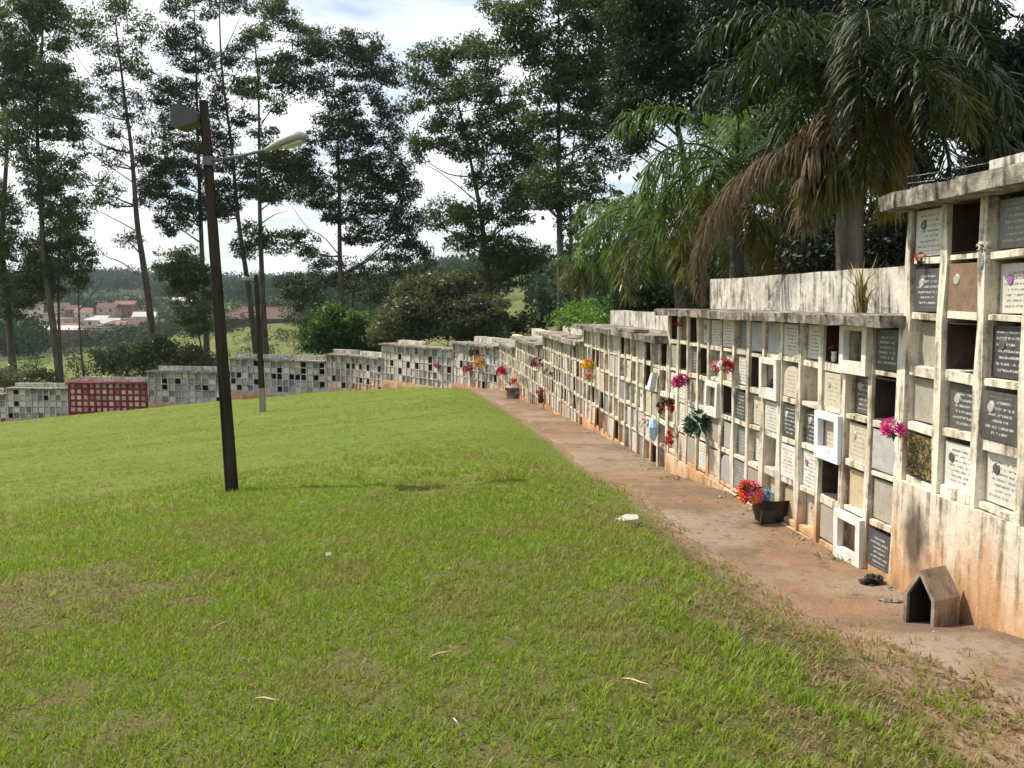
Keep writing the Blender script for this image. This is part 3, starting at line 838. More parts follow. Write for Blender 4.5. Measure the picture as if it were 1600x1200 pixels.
g_fl = 'flowers on the niche walls'
wall_bouquet('pink and white bouquet with a green leaf hung where the two nearest walls meet', 1398, 676, .12, ['petal_pink', 'petal_pink', 'petal_white', 'petal_magenta'], n=16, leaves=8, group=g_fl)
wall_bouquet('red flower in a white pot inside the shaded niche beside a white frame', 1304, 545, .055, ['petal_red', 'petal_dark_red'], off=-.06, n=7, vase=('vase_white', .03, .09), leaves=4, group=g_fl)
wall_bouquet('faded pink, white and red bouquet above the small white frame', 1132, 574, .15, ['petal_white', 'petal_pale', 'petal_pink', 'petal_red'], n=16, leaves=8, group=g_fl)
wall_bouquet('magenta bouquet hanging at third row level near the wall step', 1066, 598, .15, ['petal_magenta', 'petal_pink', 'petal_dark_red'], n=14, leaves=12, group=g_fl)
wall_bouquet('dried dark red wreath of flowers at the wall step', 1041, 636, .16, ['petal_dark_red', 'petal_red', 'petal_brown', 'petal_brown'], n=18, leaves=12, leafmat='petal_brown', group=g_fl)
wall_bouquet('bright red hanging flower spray over orange stained plaster', 1048, 686, .11, ['petal_red'], n=14, leaves=3, shape=(.6, .6, 1.7), group=g_fl)
wall_bouquet('single red rose in the top niche beside the wall step', 1062, 506, .075, ['petal_red', 'petal_dark_red'], off=.02, n=5, leaves=4, group=g_fl)
wall_bouquet('leafy green pot plant hanging on the niche wall', 1092, 662, .22, ['stem_green'], n=4, leaves=70, name='wall_plant', group=g_fl)
wall_bouquet('pale pink flower bunch just above the blue cloth bundle', 1008, 661, .12, ['petal_pale', 'petal_white'], n=10, leaves=5, group=g_fl)
wall_bouquet('yellow flower bunch high on the stepped wall', 919, 570, .20, ['petal_yellow', 'petal_yellow', 'petal_orange'], n=12, leaves=8, shape=(1, 1, .7), group=g_fl)
wall_bouquet('peach coloured flower bunch just below the yellow one', 922, 591, .14, ['petal_pale', 'petal_orange'], n=9, leaves=5, group=g_fl)
wall_bouquet('dried brownish bouquet high on the wall', 842, 567, .24, ['petal_brown', 'petal_dark_red', 'petal_pale'], n=12, leaves=14, leafmat='petal_brown', group=g_fl)
wall_bouquet('pale dried bouquet at mid height', 857, 583, .19, ['petal_pale', 'petal_white', 'petal_brown'], n=10, leaves=12, group=g_fl)
wall_bouquet('dark red bouquet in a dark pot low on the wall', 845, 614, .17, ['petal_dark_red', 'petal_red'], n=10, leaves=10, vase=('vase_dark', .1, .22), group=g_fl)
wall_bouquet('round crimson bouquet above the grey box', 786, 581, .30, ['petal_magenta', 'petal_red'], off=.15, n=16, leaves=10, group=g_fl)
wall_bouquet('small wreath of dark leaves under the roof of the corner wall', 742, 551, .38, ['petal_brown'], n=5, leaves=26, name='wreath', group=g_fl)
wall_bouquet('red bouquet with dark leaves on the corner wall', 732, 578, .32, ['petal_red', 'petal_pink'], n=10, leaves=18, group=g_fl)
wall_bouquet('yellow and orange bouquet on the corner wall', 752, 569, .38, ['petal_yellow', 'petal_orange', 'petal_pale'], n=14, leaves=10, group=g_fl)
wall_bouquet('small red bouquet on the long wall under the big bush', 685, 572, .26, ['petal_red', 'petal_pink'], n=8, leaves=14, group=g_fl)
wall_bouquet('red flowers beside a white plaque in the top niche of the tallest wall', 1437, 402, .05, ['petal_red'], off=.02, n=7, leaves=5, vase=('plastic_black', .022, .05), group=g_fl)
wall_bouquet('white flowers and long green leaves in a blue bottle under the tall slab', 1540, 388, .07, ['petal_white'], off=.04, n=5, leaves=16, vase=('bottle_glass', .028, .10), group=g_fl)
wall_bouquet('small vase of yellow and blue flowers inside the big white frame', 1208, 597, .05, ['petal_blue', 'petal_yellow'], off=-.1, n=7, leaves=5, vase=('vase_dark', .03, .06), group=g_fl)

# blue cloth bundle and white paper cone stuck on the wall
def crumple(name, label, cat, loc, r, mat, sq=(1, 1, 1), seed=1, jag=.35, group=None):
    rr = random.Random(seed); b = MB(); n, m = 10, 7; vs = []; fs = []
    for i in range(m + 1):
        th = PI * i / m
        for j in range(n):
            ph = 2 * PI * j / n; k = r * (1 + rr.uniform(-jag, jag))
            vs.append((math.sin(th) * math.cos(ph) * k * sq[0], math.sin(th) * math.sin(ph) * k * sq[1], math.cos(th) * k * sq[2]))
    for i in range(m):
        for j in range(n):
            fs.append((i * n + j, (i + 1) * n + j, (i + 1) * n + (j + 1) % n, i * n + (j + 1) % n))
    b.add(vs, fs); o = b.build(name, mat); o.location = loc
    return tag(o, label, cat, group)
p_, a_ = wall_hit(1021, 671, .10)
crumple('cloth_bundle', 'pale blue cloth bundle hung beside the dried red wreath', 'bundle', p_, .13, 'cloth_blue', (.6, .8, 1.25), 4, .18)
p_, a_ = wall_hit(1019, 596, .08)
b = MB(); b.add([(-.10, 0, .12), (.10, -.02, .14), (.02, -.05, -.14), (-.13, -.06, -.12), (-.10, .05, .12), (.10, .06, .14), (.02, .04, -.14), (-.13, .03, -.12)], [(0, 1, 2, 3), (7, 6, 5, 4), (0, 4, 5, 1), (1, 5, 6, 2), (2, 6, 7, 3), (3, 7, 4, 0)])
o = b.build('paper_wrap', 'blue_white_frame'); o.location = p_; o.rotation_euler = (0, 0, a_ - PI / 2)
tag(o, 'folded white paper flower wrap stuck on the stepped wall', 'paper wrap')

# ------------------------------------------------------------------ things on the path
def candle_house():
    p, ang = wall_hit(1470, 965, .0)
    base = ground_hit(1440, 985)
    root = thing('candle_shelter', 'small gabled concrete candle shelter standing open on the path by the wall', 'candle shelter', (base.x + .02, base.y + .10, base.z - .035), R(-62))
    # local: opening towards -y, depth +y
    w, h, e, dpt, t = .115, .40, .225, .25, .022
    prof_o = [(-w, -.07), (-w * 1.02, e), (0, h), (w * 1.02, e), (w, -.07)]
    prof_i = [(-w + t, -.07), (-w + t, e - .008), (0, h - t * 1.6), (w - t, e - .008), (w - t, -.07)]
    b = MB()
    for s0, nm in ((0, 'side_wall'), (1, 'roof_panel'), (2, 'roof_panel'), (3, 'side_wall')):
        q = MB(); i = s0
        o0, o1, i0, i1 = prof_o[i], prof_o[i + 1], prof_i[i], prof_i[i + 1]
        vs = [(o0[0], 0, o0[1]), (o1[0], 0, o1[1]), (i1[0], 0, i1[1]), (i0[0], 0, i0[1])]
        vs = vs + [(x, dpt, z) for x, _, z in vs]
        q.add(vs, [(0, 1, 2, 3), (7, 6, 5, 4), (0, 4, 5, 1), (1, 5, 6, 2), (2, 6, 7, 3), (3, 7, 4, 0)])
        q.build(nm, 'candle_house_concrete', root)
    q = MB(); m = len(prof_i)
    vs = [(x * .99, dpt - .03, z) for x, z in prof_i] + [(x * .99, dpt - .005, z) for x, z in prof_i]
    q.add(vs, [tuple(range(m))[::-1], tuple(range(m, 2 * m))] + [(i, (i + 1) % m, (i + 1) % m + m, i + m) for i in range(m)])
    q.build('back_panel', 'vase_dark', root)
    q = MB(); k = .93; pr = [(x * k, z * .985) for x, z in prof_i]
    vs = [(x, .02, z) for x, z in pr] + [(x, dpt - .032, z) for x, z in pr]
    q.add(vs, [(i, i + m, i + 1 + m, i + 1) for i in range(m - 1)])
    q.build('soot_lining', 'vase_dark', root)
candle_house()

def flower_pot():
    c = ground_hit(1203, 818)
    root = thing('flower_pot', 'broken black basin lying open against the wall foot', 'pot', (c.x + .02, c.y + .05, c.z + .01), R(20))
    b = MB(); b.lathe([(.02, 0), (.15, .0), (.185, .12), (.20, .24), (.21, .245), (.19, .235), (.17, .12), (.13, .02), (.0, .02)], 16)
    b.build('basin', 'vase_dark', root, True)
    b = MB(); b.lathe([(.0, .17), (.10, .18), (.186, .17)], 16); b.build('soil', 'plastic_black', root)
    b = MB(); b.slab(-.24, -.05, -.17, -.13, 0, .15, 3, 1, .02); b.build('rim_shard', 'vase_dark', root)
    bouquet('bunch of pink, orange and red artificial flowers in the black basin', P(1172, 771, c.y - .05), .17, ['petal_pink', 'petal_magenta', 'petal_orange', 'petal_red', 'petal_orange'], n=26, leaves=10)
    bouquet('bunch of light blue artificial flowers in the black basin', P(1196, 778, c.y), .12, ['petal_blue', 'petal_blue', 'petal_white'], n=16, leaves=8)
flower_pot()
c = ground_hit(1364, 916)
crumple('plastic_bag', 'crumpled black plastic bag at the foot of the tallest wall', 'bag', c + Vector((0, 0, .03)), .075, 'plastic_black', (1.3, 1, .7), 9, .4)
c = ground_hit(1392, 946)
crumple('rubble_stone', 'pale broken stone lying beside the candle shelter', 'stone', c + Vector((0, 0, .015)), .055, 'rubble_concrete', (1.7, 1, .6), 12, .25)
c = ground_hit(1461, 992)
crumple('pebble', 'small rounded pale pebble at the corner of the candle shelter', 'stone', c + Vector((0, 0, .008)), .02, 'parapet_plaster', (1.4, 1, .8), 13, .12)
c = ground_hit(981, 816)
b = MB(); b.add([(-.10, -.06, 0), (.09, -.07, 0), (.13, .03, 0), (.02, .09, 0), (-.12, .04, 0)] + [(-.09, -.055, .035), (.08, -.06, .03), (.12, .03, .035), (.02, .08, .04), (-.11, .035, .035)], [(4, 3, 2, 1, 0), (5, 6, 7, 8, 9)] + [(i, (i + 1) % 5, (i + 1) % 5 + 5, i + 5) for i in range(5)])
o = b.build('concrete_shard', 'parapet_plaster'); o.location = c + Vector((0, 0, .01)); o.rotation_euler = (R(6), R(-5), R(20))
tag(o, 'flat pale concrete shard lying in the grass beside the path', 'stone')
# grey box with red flowers at the corner
def stone_box():
    p, ang = wall_hit(799, 618, .25)
    c = Vector((p.x, p.y, gz(p.x, p.y)))
    root = thing('stone_box', 'low grey concrete box on the path near the corner', 'box', (c.x, c.y, c.z), 0)
    b = MB(); b.slab(-.22, .32, -.35, .35, .36, .44, 4, 4, .012); b.build('lid', 'slab_concrete', root)
    b = MB(); b.box(-.18, .28, -.31, .31, -.05, .358); b.build('body', 'slab_concrete', root)
    bouquet('red flowers lying on the low grey concrete box', (c.x + .05, c.y - .1, c.z + .62), .22, ['petal_red', 'petal_orange'], n=10, leaves=8)
stone_box()

# litter in the grass
LIT = [(475, 793, .05, 'white paper scrap on the lawn beyond the lamp post shadow'), (512, 876, .035, 'small white leaf curled upright in the middle of the lawn'), (712, 1152, .03, 'tiny white paper scrap between brown tufts')]
for x, y, s_, lab in LIT:
    s_ *= .65
    c = ground_hit(x, y); b = MB()
    b.add([(-s_, -s_ * .4, .0), (s_, -s_ * .5, .01), (s_ * 1.1, s_ * .4, .02), (-s_ * .8, s_ * .5, .015), (-s_, -s_ * .4, .004), (s_, -s_ * .5, .014), (s_ * 1.1, s_ * .4, .024), (-s_ * .8, s_ * .5, .019)], [(3, 2, 1, 0), (4, 5, 6, 7), (0, 1, 5, 4), (1, 2, 6, 5), (2, 3, 7, 6), (3, 0, 4, 7)])
    o = b.build('paper_scrap', 'paper'); o.location = c + Vector((0, 0, .04)); o.rotation_euler = (R(25), R(10), x * .1); tag(o, lab, 'litter')
for x, y, l_, rz, lab in [(345, 985, .12, .9, 'pale curled dry leaf strip on the lawn'), (418, 1105, .16, -.6, 'orange brown dry leaf curled up in the grass'), (690, 1035, .11, .3, 'thin straw coloured twig in the lawn'), (992, 1081, .17, -1.0, 'pale flat stick lying in the darker grass')]:
    c = ground_hit(x, y); b = MB()
    n = 6; pts = [Vector(((i / n - .5) * l_, math.sin(i) * .006, .012 + .004 * math.sin(PI * i / n))) for i in range(n + 1)]
    b.tube(pts, [.002 + .0035 * math.sin(PI * i / n) for i in range(n + 1)], 5)
    o = b.build('dry_leaf', 'straw'); o.location = c + Vector((0, 0, .022)); o.rotation_euler = (0, R(-12), rz); tag(o, lab, 'litter')

# ------------------------------------------------------------------ lamp posts
def square_pole(b, p0, p1, w0, w1, n=8):
    for i in range(n + 1):
        pass
    vs = []; fs = []
    for i in range(n + 1):
        t = i / n; c = p0.lerp(p1, t); w = w0 + (w1 - w0) * t
        j = w * .05
        ch = w * .22
        for sx, sy in ((-1, -1), (1, -1), (1, 1), (-1, 1)):
            for k in ((0, 1) if sx * sy > 0 else (1, 0)):
                dx, dy = (w - (ch if k == 0 else 0)), (w - (ch if k == 1 else 0))
                vs.append((c.x + sx * dx / 1 * .5 + random.uniform(-j, j) * .3, c.y + sy * dy * .5 + random.uniform(-j, j) * .3, c.z))
    for i in range(n):
        for e in range(8):
            fs.append((i * 8 + e, i * 8 + (e + 1) % 8, (i + 1) * 8 + (e + 1) % 8, (i + 1) * 8 + e))
    fs.append(tuple(range(8))[::-1]); fs.append(tuple(n * 8 + e for e in range(8)))
    b.add(vs, fs)
def lamp_head(parent, p0, p1, w):
    """cobra style street lamp head from p0 to p1"""
    d = (p1 - p0); L = d.length; d.normalize(); s = d.cross(Vector((0, 0, 1))).normalized(); u = s.cross(d)
    prof = [(0, .28, .32), (.12, .42, .5), (.4, .8, .85), (.7, 1.0, 1.0), (.9, .85, .8), (1.0, .35, .3)]
    vs = []; fs = []; n = 10
    for t, ws, hs in prof:
        for k in range(n):
            a = 2 * PI * k / n; ca, sa = math.cos(a), math.sin(a)
            hh = .42 if sa > 0 else .12
            vs.append(p0 + d * (L * t) + s * (ca * w * ws * .5) + u * (sa * w * hs * hh))
    for i in range(len(prof) - 1):
        for k in range(n):
            fs.append((i * n + k, i * n + (k + 1) % n, (i + 1) * n + (k + 1) % n, (i + 1) * n + k))
    fs.append(tuple(range(n))[::-1]); fs.append(tuple((len(prof) - 1) * n + k for k in range(n)))
    b = MB(); b.add(vs, fs); hd = b.build('lamp_head', 'lamp_white', parent, True)
    b = MB(); vs = []
    for t, q in ((.42, .55), (.86, .6)):
        for sx in (-1, 1):
            for z in (-.10, -.2): vs.append(p0 + d * (L * t) + s * (sx * w * q * .5) + u * (w * z))
    b.add(vs, [(0, 1, 3, 2), (4, 6, 7, 5), (1, 5, 7, 3), (0, 2, 6, 4), (0, 4, 5, 1), (2, 3, 7, 6)]); b.build('lens', 'lens_glass', hd)
def rel(root, p): return Vector(p) - root.location
def lamp_post_near():
    base = ground_hit(365, 768); d = base.y
    root = thing('lamp_post', 'tall dark wooden lamp post with a white lamp arm and grey floodlight', 'lamp post', base)
    top = P(318, 157, d)
    b = MB(); square_pole(b, Vector((0, 0, -.4)), rel(root, top), .136, .090, 10); b.build('pole', 'pole_wood', root)
    a0 = P(331, 252, d); a1 = P(425, 232, d - .12)
    b = MB(); b.tube([rel(root, q) for q in (a0, a0.lerp(a1, .5) + Vector((0, 0, -.01)), a1)], .020, 8); b.build('arm', 'metal_grey', root)
    b = MB(); c = rel(root, a0); b.box(c.x - .09, c.x + .012, c.y - .07, c.y + .07, c.z - .05, c.z + .05); b.build('clamp', 'metal_grey', root)
    lamp_head(root, rel(root, P(415, 236, d - .11)), rel(root, P(481, 213, d - .2)), .25)
    # floodlight on the far side of the pole top
    c = rel(root, P(300, 184, d))
    fl = MB(); vs = []
    for x, w, h in ((-.225, .16, .145), (-.15, .18, .17), (.02, .12, .10), (.06, .08, .06)):
        for sy in (-1, 1):
            for sz in (-1, 1): vs.append((c.x + x + .03, c.y + sy * w, c.z + sz * h * .8 + x * .05))
    fs = []
    for i in range(3):
        o = i * 4
        fs += [(o, o + 4, o + 6, o + 2), (o + 1, o + 3, o + 7, o + 5), (o, o + 1, o + 5, o + 4), (o + 2, o + 6, o + 7, o + 3)]
    fs += [(0, 2, 3, 1), (12, 13, 15, 14)]
    fl.add(vs, fs); fo = fl.build('floodlight', 'floodlight_shell', root)
    b = MB(); b.box(c.x - .212, c.x - .200, c.y - .14, c.y + .14, c.z - .12, c.z + .10); b.build('floodlight_glass', 'window_glass', fo)
    b = MB(); b.box(c.x + .05, c.x + .19, c.y - .03, c.y + .03, c.z - .025, c.z + .025); b.build('bracket', 'metal_grey', root)
lamp_post_near()
def lamp_post_far():
    base = ground_hit(411, 644); d = base.y
    root = thing('lamp_post', 'farther lamp post with a pale lower end standing before the niche wall', 'lamp post', base)
    mid = P(410, 606, d); top = P(400, 430, d)
    t = (mid.z - base.z) / (top.z - base.z); m = Vector((0, 0, 0)).lerp(rel(root, top), t)
    b = MB(); square_pole(b, Vector((0, 0, -.4)), m, .20, .19, 3); b.build('pole_foot', 'pole_pale', root)
    b = MB(); square_pole(b, m, rel(root, top), .188, .13, 8); b.build('pole', 'pole_wood', root)
    a0 = P(401, 444, d); a1 = P(390, 438, d - .5)
    b = MB(); b.tube([rel(root, a0), rel(root, a1)], .03, 6); b.build('arm', 'metal_grey', root)
    lamp_head(root, rel(root, P(391, 438, d - .5)), rel(root, P(379, 434, d - .9)), .20)
lamp_post_far()

# ------------------------------------------------------------------ trees
LEAF_N = 0
def leaf_cloud(cent, size, hang=.5, slim=.38, rng=RNG):
    """diamond leaves round given centres: (N,3), (N,) -> verts, quads"""
    n = len(cent)
    d = rng.normal(size=(n, 3)); d[:, 2] -= hang; d /= np.linalg.norm(d, axis=1)[:, None]
    a = rng.normal(size=(n, 3)); s = np.cross(d, a); s /= np.linalg.norm(s, axis=1)[:, None] + 1e-9
    L = size[:, None] * .5; w = L * slim
    up = np.cross(s, d) * L * .15
    V = np.stack([cent - d * L, cent + s * w + up, cent + d * L, cent - s * w + up], 1).reshape(-1, 3)
    q = np.arange(n * 4).reshape(-1, 4)
    return V, q
def clump_points(c, rx, ry, rz, n, rng):
    """points on and under a dome shaped leaf clump"""
    v = rng.normal(size=(n, 3)); v /= np.linalg.norm(v, axis=1)[:, None]
    r = rng.uniform(.25, 1.25, n) ** .8
    v = v * r[:, None]; v[:, 2] = np.where(v[:, 2] < 0, v[:, 2] * .6, v[:, 2])
    return np.asarray(c)[None] + v * np.array([rx, ry, rz])[None]

def eucalyptus(label, d, trunk, blobs, r0=.22, leafmat='eucalyptus_leaf', barkmat='eucalyptus_bark', dens=1.45, leaf=.30, sub=1.0, cat='tree', name='eucalyptus_tree', group='trees beyond the walls', hang=.55, limb=True, spread=.75, seed=None, twigs=()):
    rng = np.random.default_rng(seed or 5)
    rr = random.Random(seed or 5)
    pxm = F / d
    pts = [P(x, y, d + (dd if len(q) > 2 else 0)) for q in trunk for x, y, dd in [(*q, 0)[:3]]]
    base = pts[0]; g = gz(base.x, base.y)
    if base.z > g: pts.insert(0, Vector((base.x + (base.x - pts[1].x) * .1, base.y, g - .2)))
    else: pts[0].z = g - .2
    root = thing(name, label, cat, (pts[0].x, pts[0].y, g), 0, group)
    # smooth the trunk line
    def smooth(pp, k=4):
        outp = []
        for i in range(len(pp) - 1):
            p0, p1, p2, p3 = pp[max(i - 1, 0)], pp[i], pp[i + 1], pp[min(i + 2, len(pp) - 1)]
            for s in range(k):
                t = s / k
                outp.append(.5 * ((2 * p1) + (p2 - p0) * t + (2 * p0 - 5 * p1 + 4 * p2 - p3) * t * t + (3 * p1 - p0 - 3 * p2 + p3) * t ** 3))
        outp.append(pp[-1]); return outp
    tr = smooth(pts); n = len(tr)
    H = tr[-1].z - tr[0].z
    rad = [max(.028, r0 * (1 - .86 * min(1, (q.z - tr[0].z) / max(H, .1)) ** .9)) * (1.25 if i == 0 else 1) for i, q in enumerate(tr)]
    wood = MB(); wood.tube([rel(root, q) for q in tr], rad, 8)
    C = []; S = []
    for (bx, by, brx, bry) in blobs:
        if cat == 'tree': brx, bry = brx * 1.2, bry * 1.22
        off = rr.uniform(-1, 1) * spread * max(brx / pxm, 1.2)
        c = P(bx, by, d + off)
        # limb from the trunk
        if limb:
            zt = c.z - rr.uniform(.9, 1.7) * max(abs(c.x - tr[-1].x) * .45, .6)
            zt = min(max(zt, tr[0].z + H * .25), tr[-1].z - .05)
            k = min(range(n), key=lambda i: abs(tr[i].z - zt)); s = tr[k]
            m1 = s.lerp(c, .45) + Vector((rr.uniform(-.2, .2), rr.uniform(-.2, .2), -.12 * (c - s).length * rr.uniform(.2, 1)))
            lp = smooth([s, m1, c], 4); lr = min(rad[k] * .5, .10)
            wood.tube([rel(root, q) for q in lp], [lr * (1 - .75 * i / (len(lp) - 1)) for i in range(len(lp))], 5)
        rx, rz = brx / pxm, bry / pxm
        ns = max(4, int(sub * brx * bry / 29))
        for i in range(ns):
            v = rng.normal(size=3); v /= np.linalg.norm(v); v *= rng.uniform(.35, .95) ** .5
            sc_ = np.array(c) + v * np.array([rx, min(rx, 2.2), rz])
            cr_ = rng.uniform(.30, .60) * (d / 65) ** .35
            nl = int(dens * rng.uniform(34, 62))
            C.append(clump_points(sc_, cr_ * 1.35, cr_ * 1.35, cr_ * .95, nl, rng)); S.append(rng.uniform(.55, 1.15, nl) * leaf)
            if limb and i % 2 == 0:
                wood.tube([rel(root, c), rel(root, c.lerp(Vector(sc_), .6) + Vector((0, 0, -.05))), rel(root, Vector(sc_))], [.03, .022, .012], 4, False)
    for tw in twigs:
        tp = smooth([P(x, y, d) for x, y in tw], 4)
        wood.tube([rel(root, q) for q in tp], [.05 * (1 - .8 * i / (len(tp) - 1)) for i in range(len(tp))], 5)
    wood.build('trunk', barkmat, root, True)
    C = np.concatenate(C); S = np.concatenate(S)
    V, q = leaf_cloud(C, S, hang, .34, rng=rng)
    V = V - np.array(root.location)[None]
    link('crown', np_mesh('crown', V, q, leafmat), root)
    global LEAF_N
    LEAF_N += len(q)
    return root

eucalyptus('leaning eucalyptus cut by the picture edge, with two thin upper limbs', 68, [(22, 600), (12, 480), (3, 380), (10, 250), (10, 190), (-8, 120), (-15, 40)],
    [(8, 65, 20, 24), (10, 140, 18, 24), (-20, 100, 30, 40), (-30, 30, 30, 30), (14, 378, 30, 22), (-15, 210, 30, 30), (12, 335, 22, 16), (30, 425, 34, 22), (-20, 300, 30, 25), (-25, 380, 30, 25), (40, 455, 34, 20), (15, 480, 26, 18)], .33, leafmat='eucalyptus_leaf', seed=11)
eucalyptus('tall straight eucalyptus rising behind the red painted wall', 66, [(94, 600), (82, 500), (70, 420), (63, 300), (58, 200), (60, 130), (66, 66), (62, -30)],
    [(30, 30, 28, 26), (72, 20, 24, 24), (26, 82, 26, 22), (62, 110, 34, 32), (20, 130, 22, 26), (72, 165, 40, 30), (112, 160, 34, 16), (45, 200, 32, 28), (50, 0, 30, 20), (85, 120, 24, 20), (95, 205, 26, 20), (48, 250, 30, 20), (88, 268, 30, 22), (85, 318, 30, 22), (102, 352, 26, 22), (58, 292, 24, 20), (90, 60, 18, 18), (62, -40, 40, 30)], .30, leafmat='eucalyptus_leaf_light', seed=12)
eucalyptus('slim eucalyptus twin rising close beside the tall straight one', 67, [(97, 600), (92, 500), (92, 420), (95, 370), (96, 330)],
    [(62, 420, 26, 20), (100, 405, 18, 26), (92, 372, 22, 20), (80, 440, 24, 18), (70, 395, 22, 18), (112, 330, 20, 18)], .17, seed=13)
eucalyptus('small thin tree with a dead side branch, behind the red painted wall', 69, [(131, 590), (126, 540), (123, 480), (122, 420), (125, 390)],
    [(130, 398, 17, 22), (120, 425, 15, 16), (141, 385, 10, 12), (127, 445, 12, 12)], .12, seed=14, twigs=[[(124, 484), (140, 465), (160, 440)]])
eucalyptus('big eucalyptus with a leaning pale trunk and wide left limbs', 70, [(240, 545), (232, 470), (222, 400), (214, 345), (206, 240), (197, 170), (187, 90), (180, 30)],
    [(107, 28, 24, 14), (120, 52, 24, 18), (152, 30, 22, 16), (195, 14, 28, 18), (222, 48, 18, 22), (190, 90, 26, 22), (150, 66, 16, 16), (216, 108, 18, 18), (192, 150, 24, 16), (230, 158, 18, 12), (122, 148, 22, 18), (160, 110, 16, 12), (165, 172, 14, 10), (122, 205, 18, 13), (180, 246, 18, 13), (235, 225, 22, 13), (240, 265, 22, 18), (148, 290, 34, 15), (168, 318, 22, 12), (200, 376, 18, 10), (170, 205, 16, 10), (210, 190, 20, 12), (98, 180, 20, 14), (140, 240, 16, 10)], .34, leafmat='eucalyptus_leaf', dens=.9, seed=15,
    twigs=[[(199, 172), (160, 138), (128, 100), (110, 62)], [(206, 242), (165, 195), (122, 178)], [(208, 285), (150, 246), (108, 222)], [(215, 362), (165, 335), (120, 315)], [(217, 430), (190, 410), (165, 400), (150, 380), (147, 355)]])
eucalyptus('straight eucalyptus just beside the near lamp post, with bare upper limbs', 72, [(323, 545), (317, 430), (313, 330), (309, 210), (306, 90), (303, 10)],
    [(298, 16, 32, 13), (290, 60, 28, 18), (266, 74, 18, 14), (312, 96, 36, 18), (266, 148, 28, 22), (292, 140, 24, 14), (312, 188, 28, 18), (280, 228, 32, 18), (250, 258, 28, 18), (290, 270, 32, 22), (252, 308, 32, 22), (300, 330, 28, 22), (340, 250, 24, 18), (272, 350, 24, 14), (335, 300, 22, 18), (265, 190, 22, 14), (240, 290, 20, 16), (330, 215, 20, 14)], .27, seed=16, leafmat='eucalyptus_leaf_dark')
eucalyptus('young pale green eucalyptus growing below the tall ones, above the grey wall', 66, [(318, 575), (310, 520), (295, 470), (285, 430)],
    [(268, 408, 22, 18), (292, 400, 22, 16), (290, 430, 26, 20), (310, 455, 22, 20), (275, 450, 16, 14), (300, 485, 26, 18), (258, 425, 14, 10), (318, 430, 16, 14), (310, 510, 22, 14)], .11, leafmat='eucalyptus_leaf_light', seed=17)
eucalyptus('slanting eucalyptus with thin bare forks at the top', 71, [(402, 570), (388, 450), (372, 340), (362, 230), (350, 140), (344, 60), (343, -10)],
    [(350, 4, 36, 10), (376, 90, 22, 16), (352, 130, 20, 12), (390, 142, 22, 16), (380, 182, 18, 13), (340, 162, 18, 13), (346, 318, 26, 18), (382, 262, 26, 16), (395, 292, 22, 18), (352, 215, 18, 12), (330, 335, 20, 14), (370, 300, 18, 13)], .26, seed=18, leafmat='eucalyptus_leaf_dark',
    twigs=[[(350, 140), (330, 90), (315, 40)], [(346, 90), (365, 50), (378, 20)], [(352, 150), (372, 110), (385, 80)], [(360, 210), (335, 180), (322, 150)]])
eucalyptus('eucalyptus behind the farther lamp post with a rounded top', 69, [(416, 570), (410, 450), (406, 330), (405, 220), (403, 120), (396, 50)],
    [(420, 14, 32, 16), (448, 28, 22, 14), (405, 58, 24, 18), (420, 110, 22, 14), (400, 140, 22, 12), (440, 94, 18, 10), (430, 262, 40, 20), (452, 250, 32, 18), (412, 300, 28, 14), (394, 368, 18, 16), (430, 380, 22, 16), (460, 270, 26, 18), (416, 214, 18, 12), (470, 285, 24, 14), (385, 390, 18, 14), (440, 305, 28, 12), (470, 50, 16, 10), (430, 165, 18, 10)], .27, seed=19,
    twigs=[[(405, 200), (430, 165), (470, 145), (480, 130)], [(407, 350), (430, 335), (450, 330)]])
eucalyptus('broad umbrella crowned dark eucalyptus above the bright shrub', 67, [(535, 520), (531, 400), (530, 300), (528, 240), (530, 170)],
    [(480, 95, 40, 30), (468, 138, 28, 13), (520, 72, 42, 16), (560, 70, 32, 15), (590, 104, 28, 20), (550, 104, 28, 18), (602, 130, 18, 16), (520, 150, 36, 18), (535, 190, 36, 18), (575, 150, 16, 12), (610, 180, 22, 22), (600, 214, 28, 18), (545, 206, 36, 18), (502, 220, 26, 15), (482, 248, 22, 13), (550, 250, 36, 22), (600, 260, 32, 22), (560, 290, 36, 22), (510, 290, 34, 18), (610, 300, 32, 22), (540, 330, 36, 18), (590, 340, 36, 22), (632, 290, 22, 22), (465, 380, 26, 16), (640, 340, 26, 18), (482, 310, 26, 16), (620, 372, 32, 18), (560, 370, 26, 16), (640, 400, 30, 18), (440, 120, 18, 14)], .30, leafmat='eucalyptus_leaf_dark', dens=1.25, seed=20,
    twigs=[[(530, 350), (500, 325), (475, 300)], [(531, 400), (505, 370), (480, 355), (455, 320)], [(532, 420), (515, 400), (490, 395)]])
eucalyptus('low dark bent tree behind the umbrella crowned eucalyptus', 78, [(548, 500), (556, 450), (568, 410), (585, 390)],
    [(500, 402, 26, 18), (620, 440, 44, 20), (582, 450, 36, 18), (660, 420, 28, 18), (470, 445, 32, 22), (500, 440, 30, 18), (640, 460, 36, 18), (545, 425, 26, 16), (600, 415, 30, 16), (480, 470, 26, 14), (690, 450, 26, 14)], .2, leafmat='eucalyptus_leaf_dark', dens=1.2, seed=21)
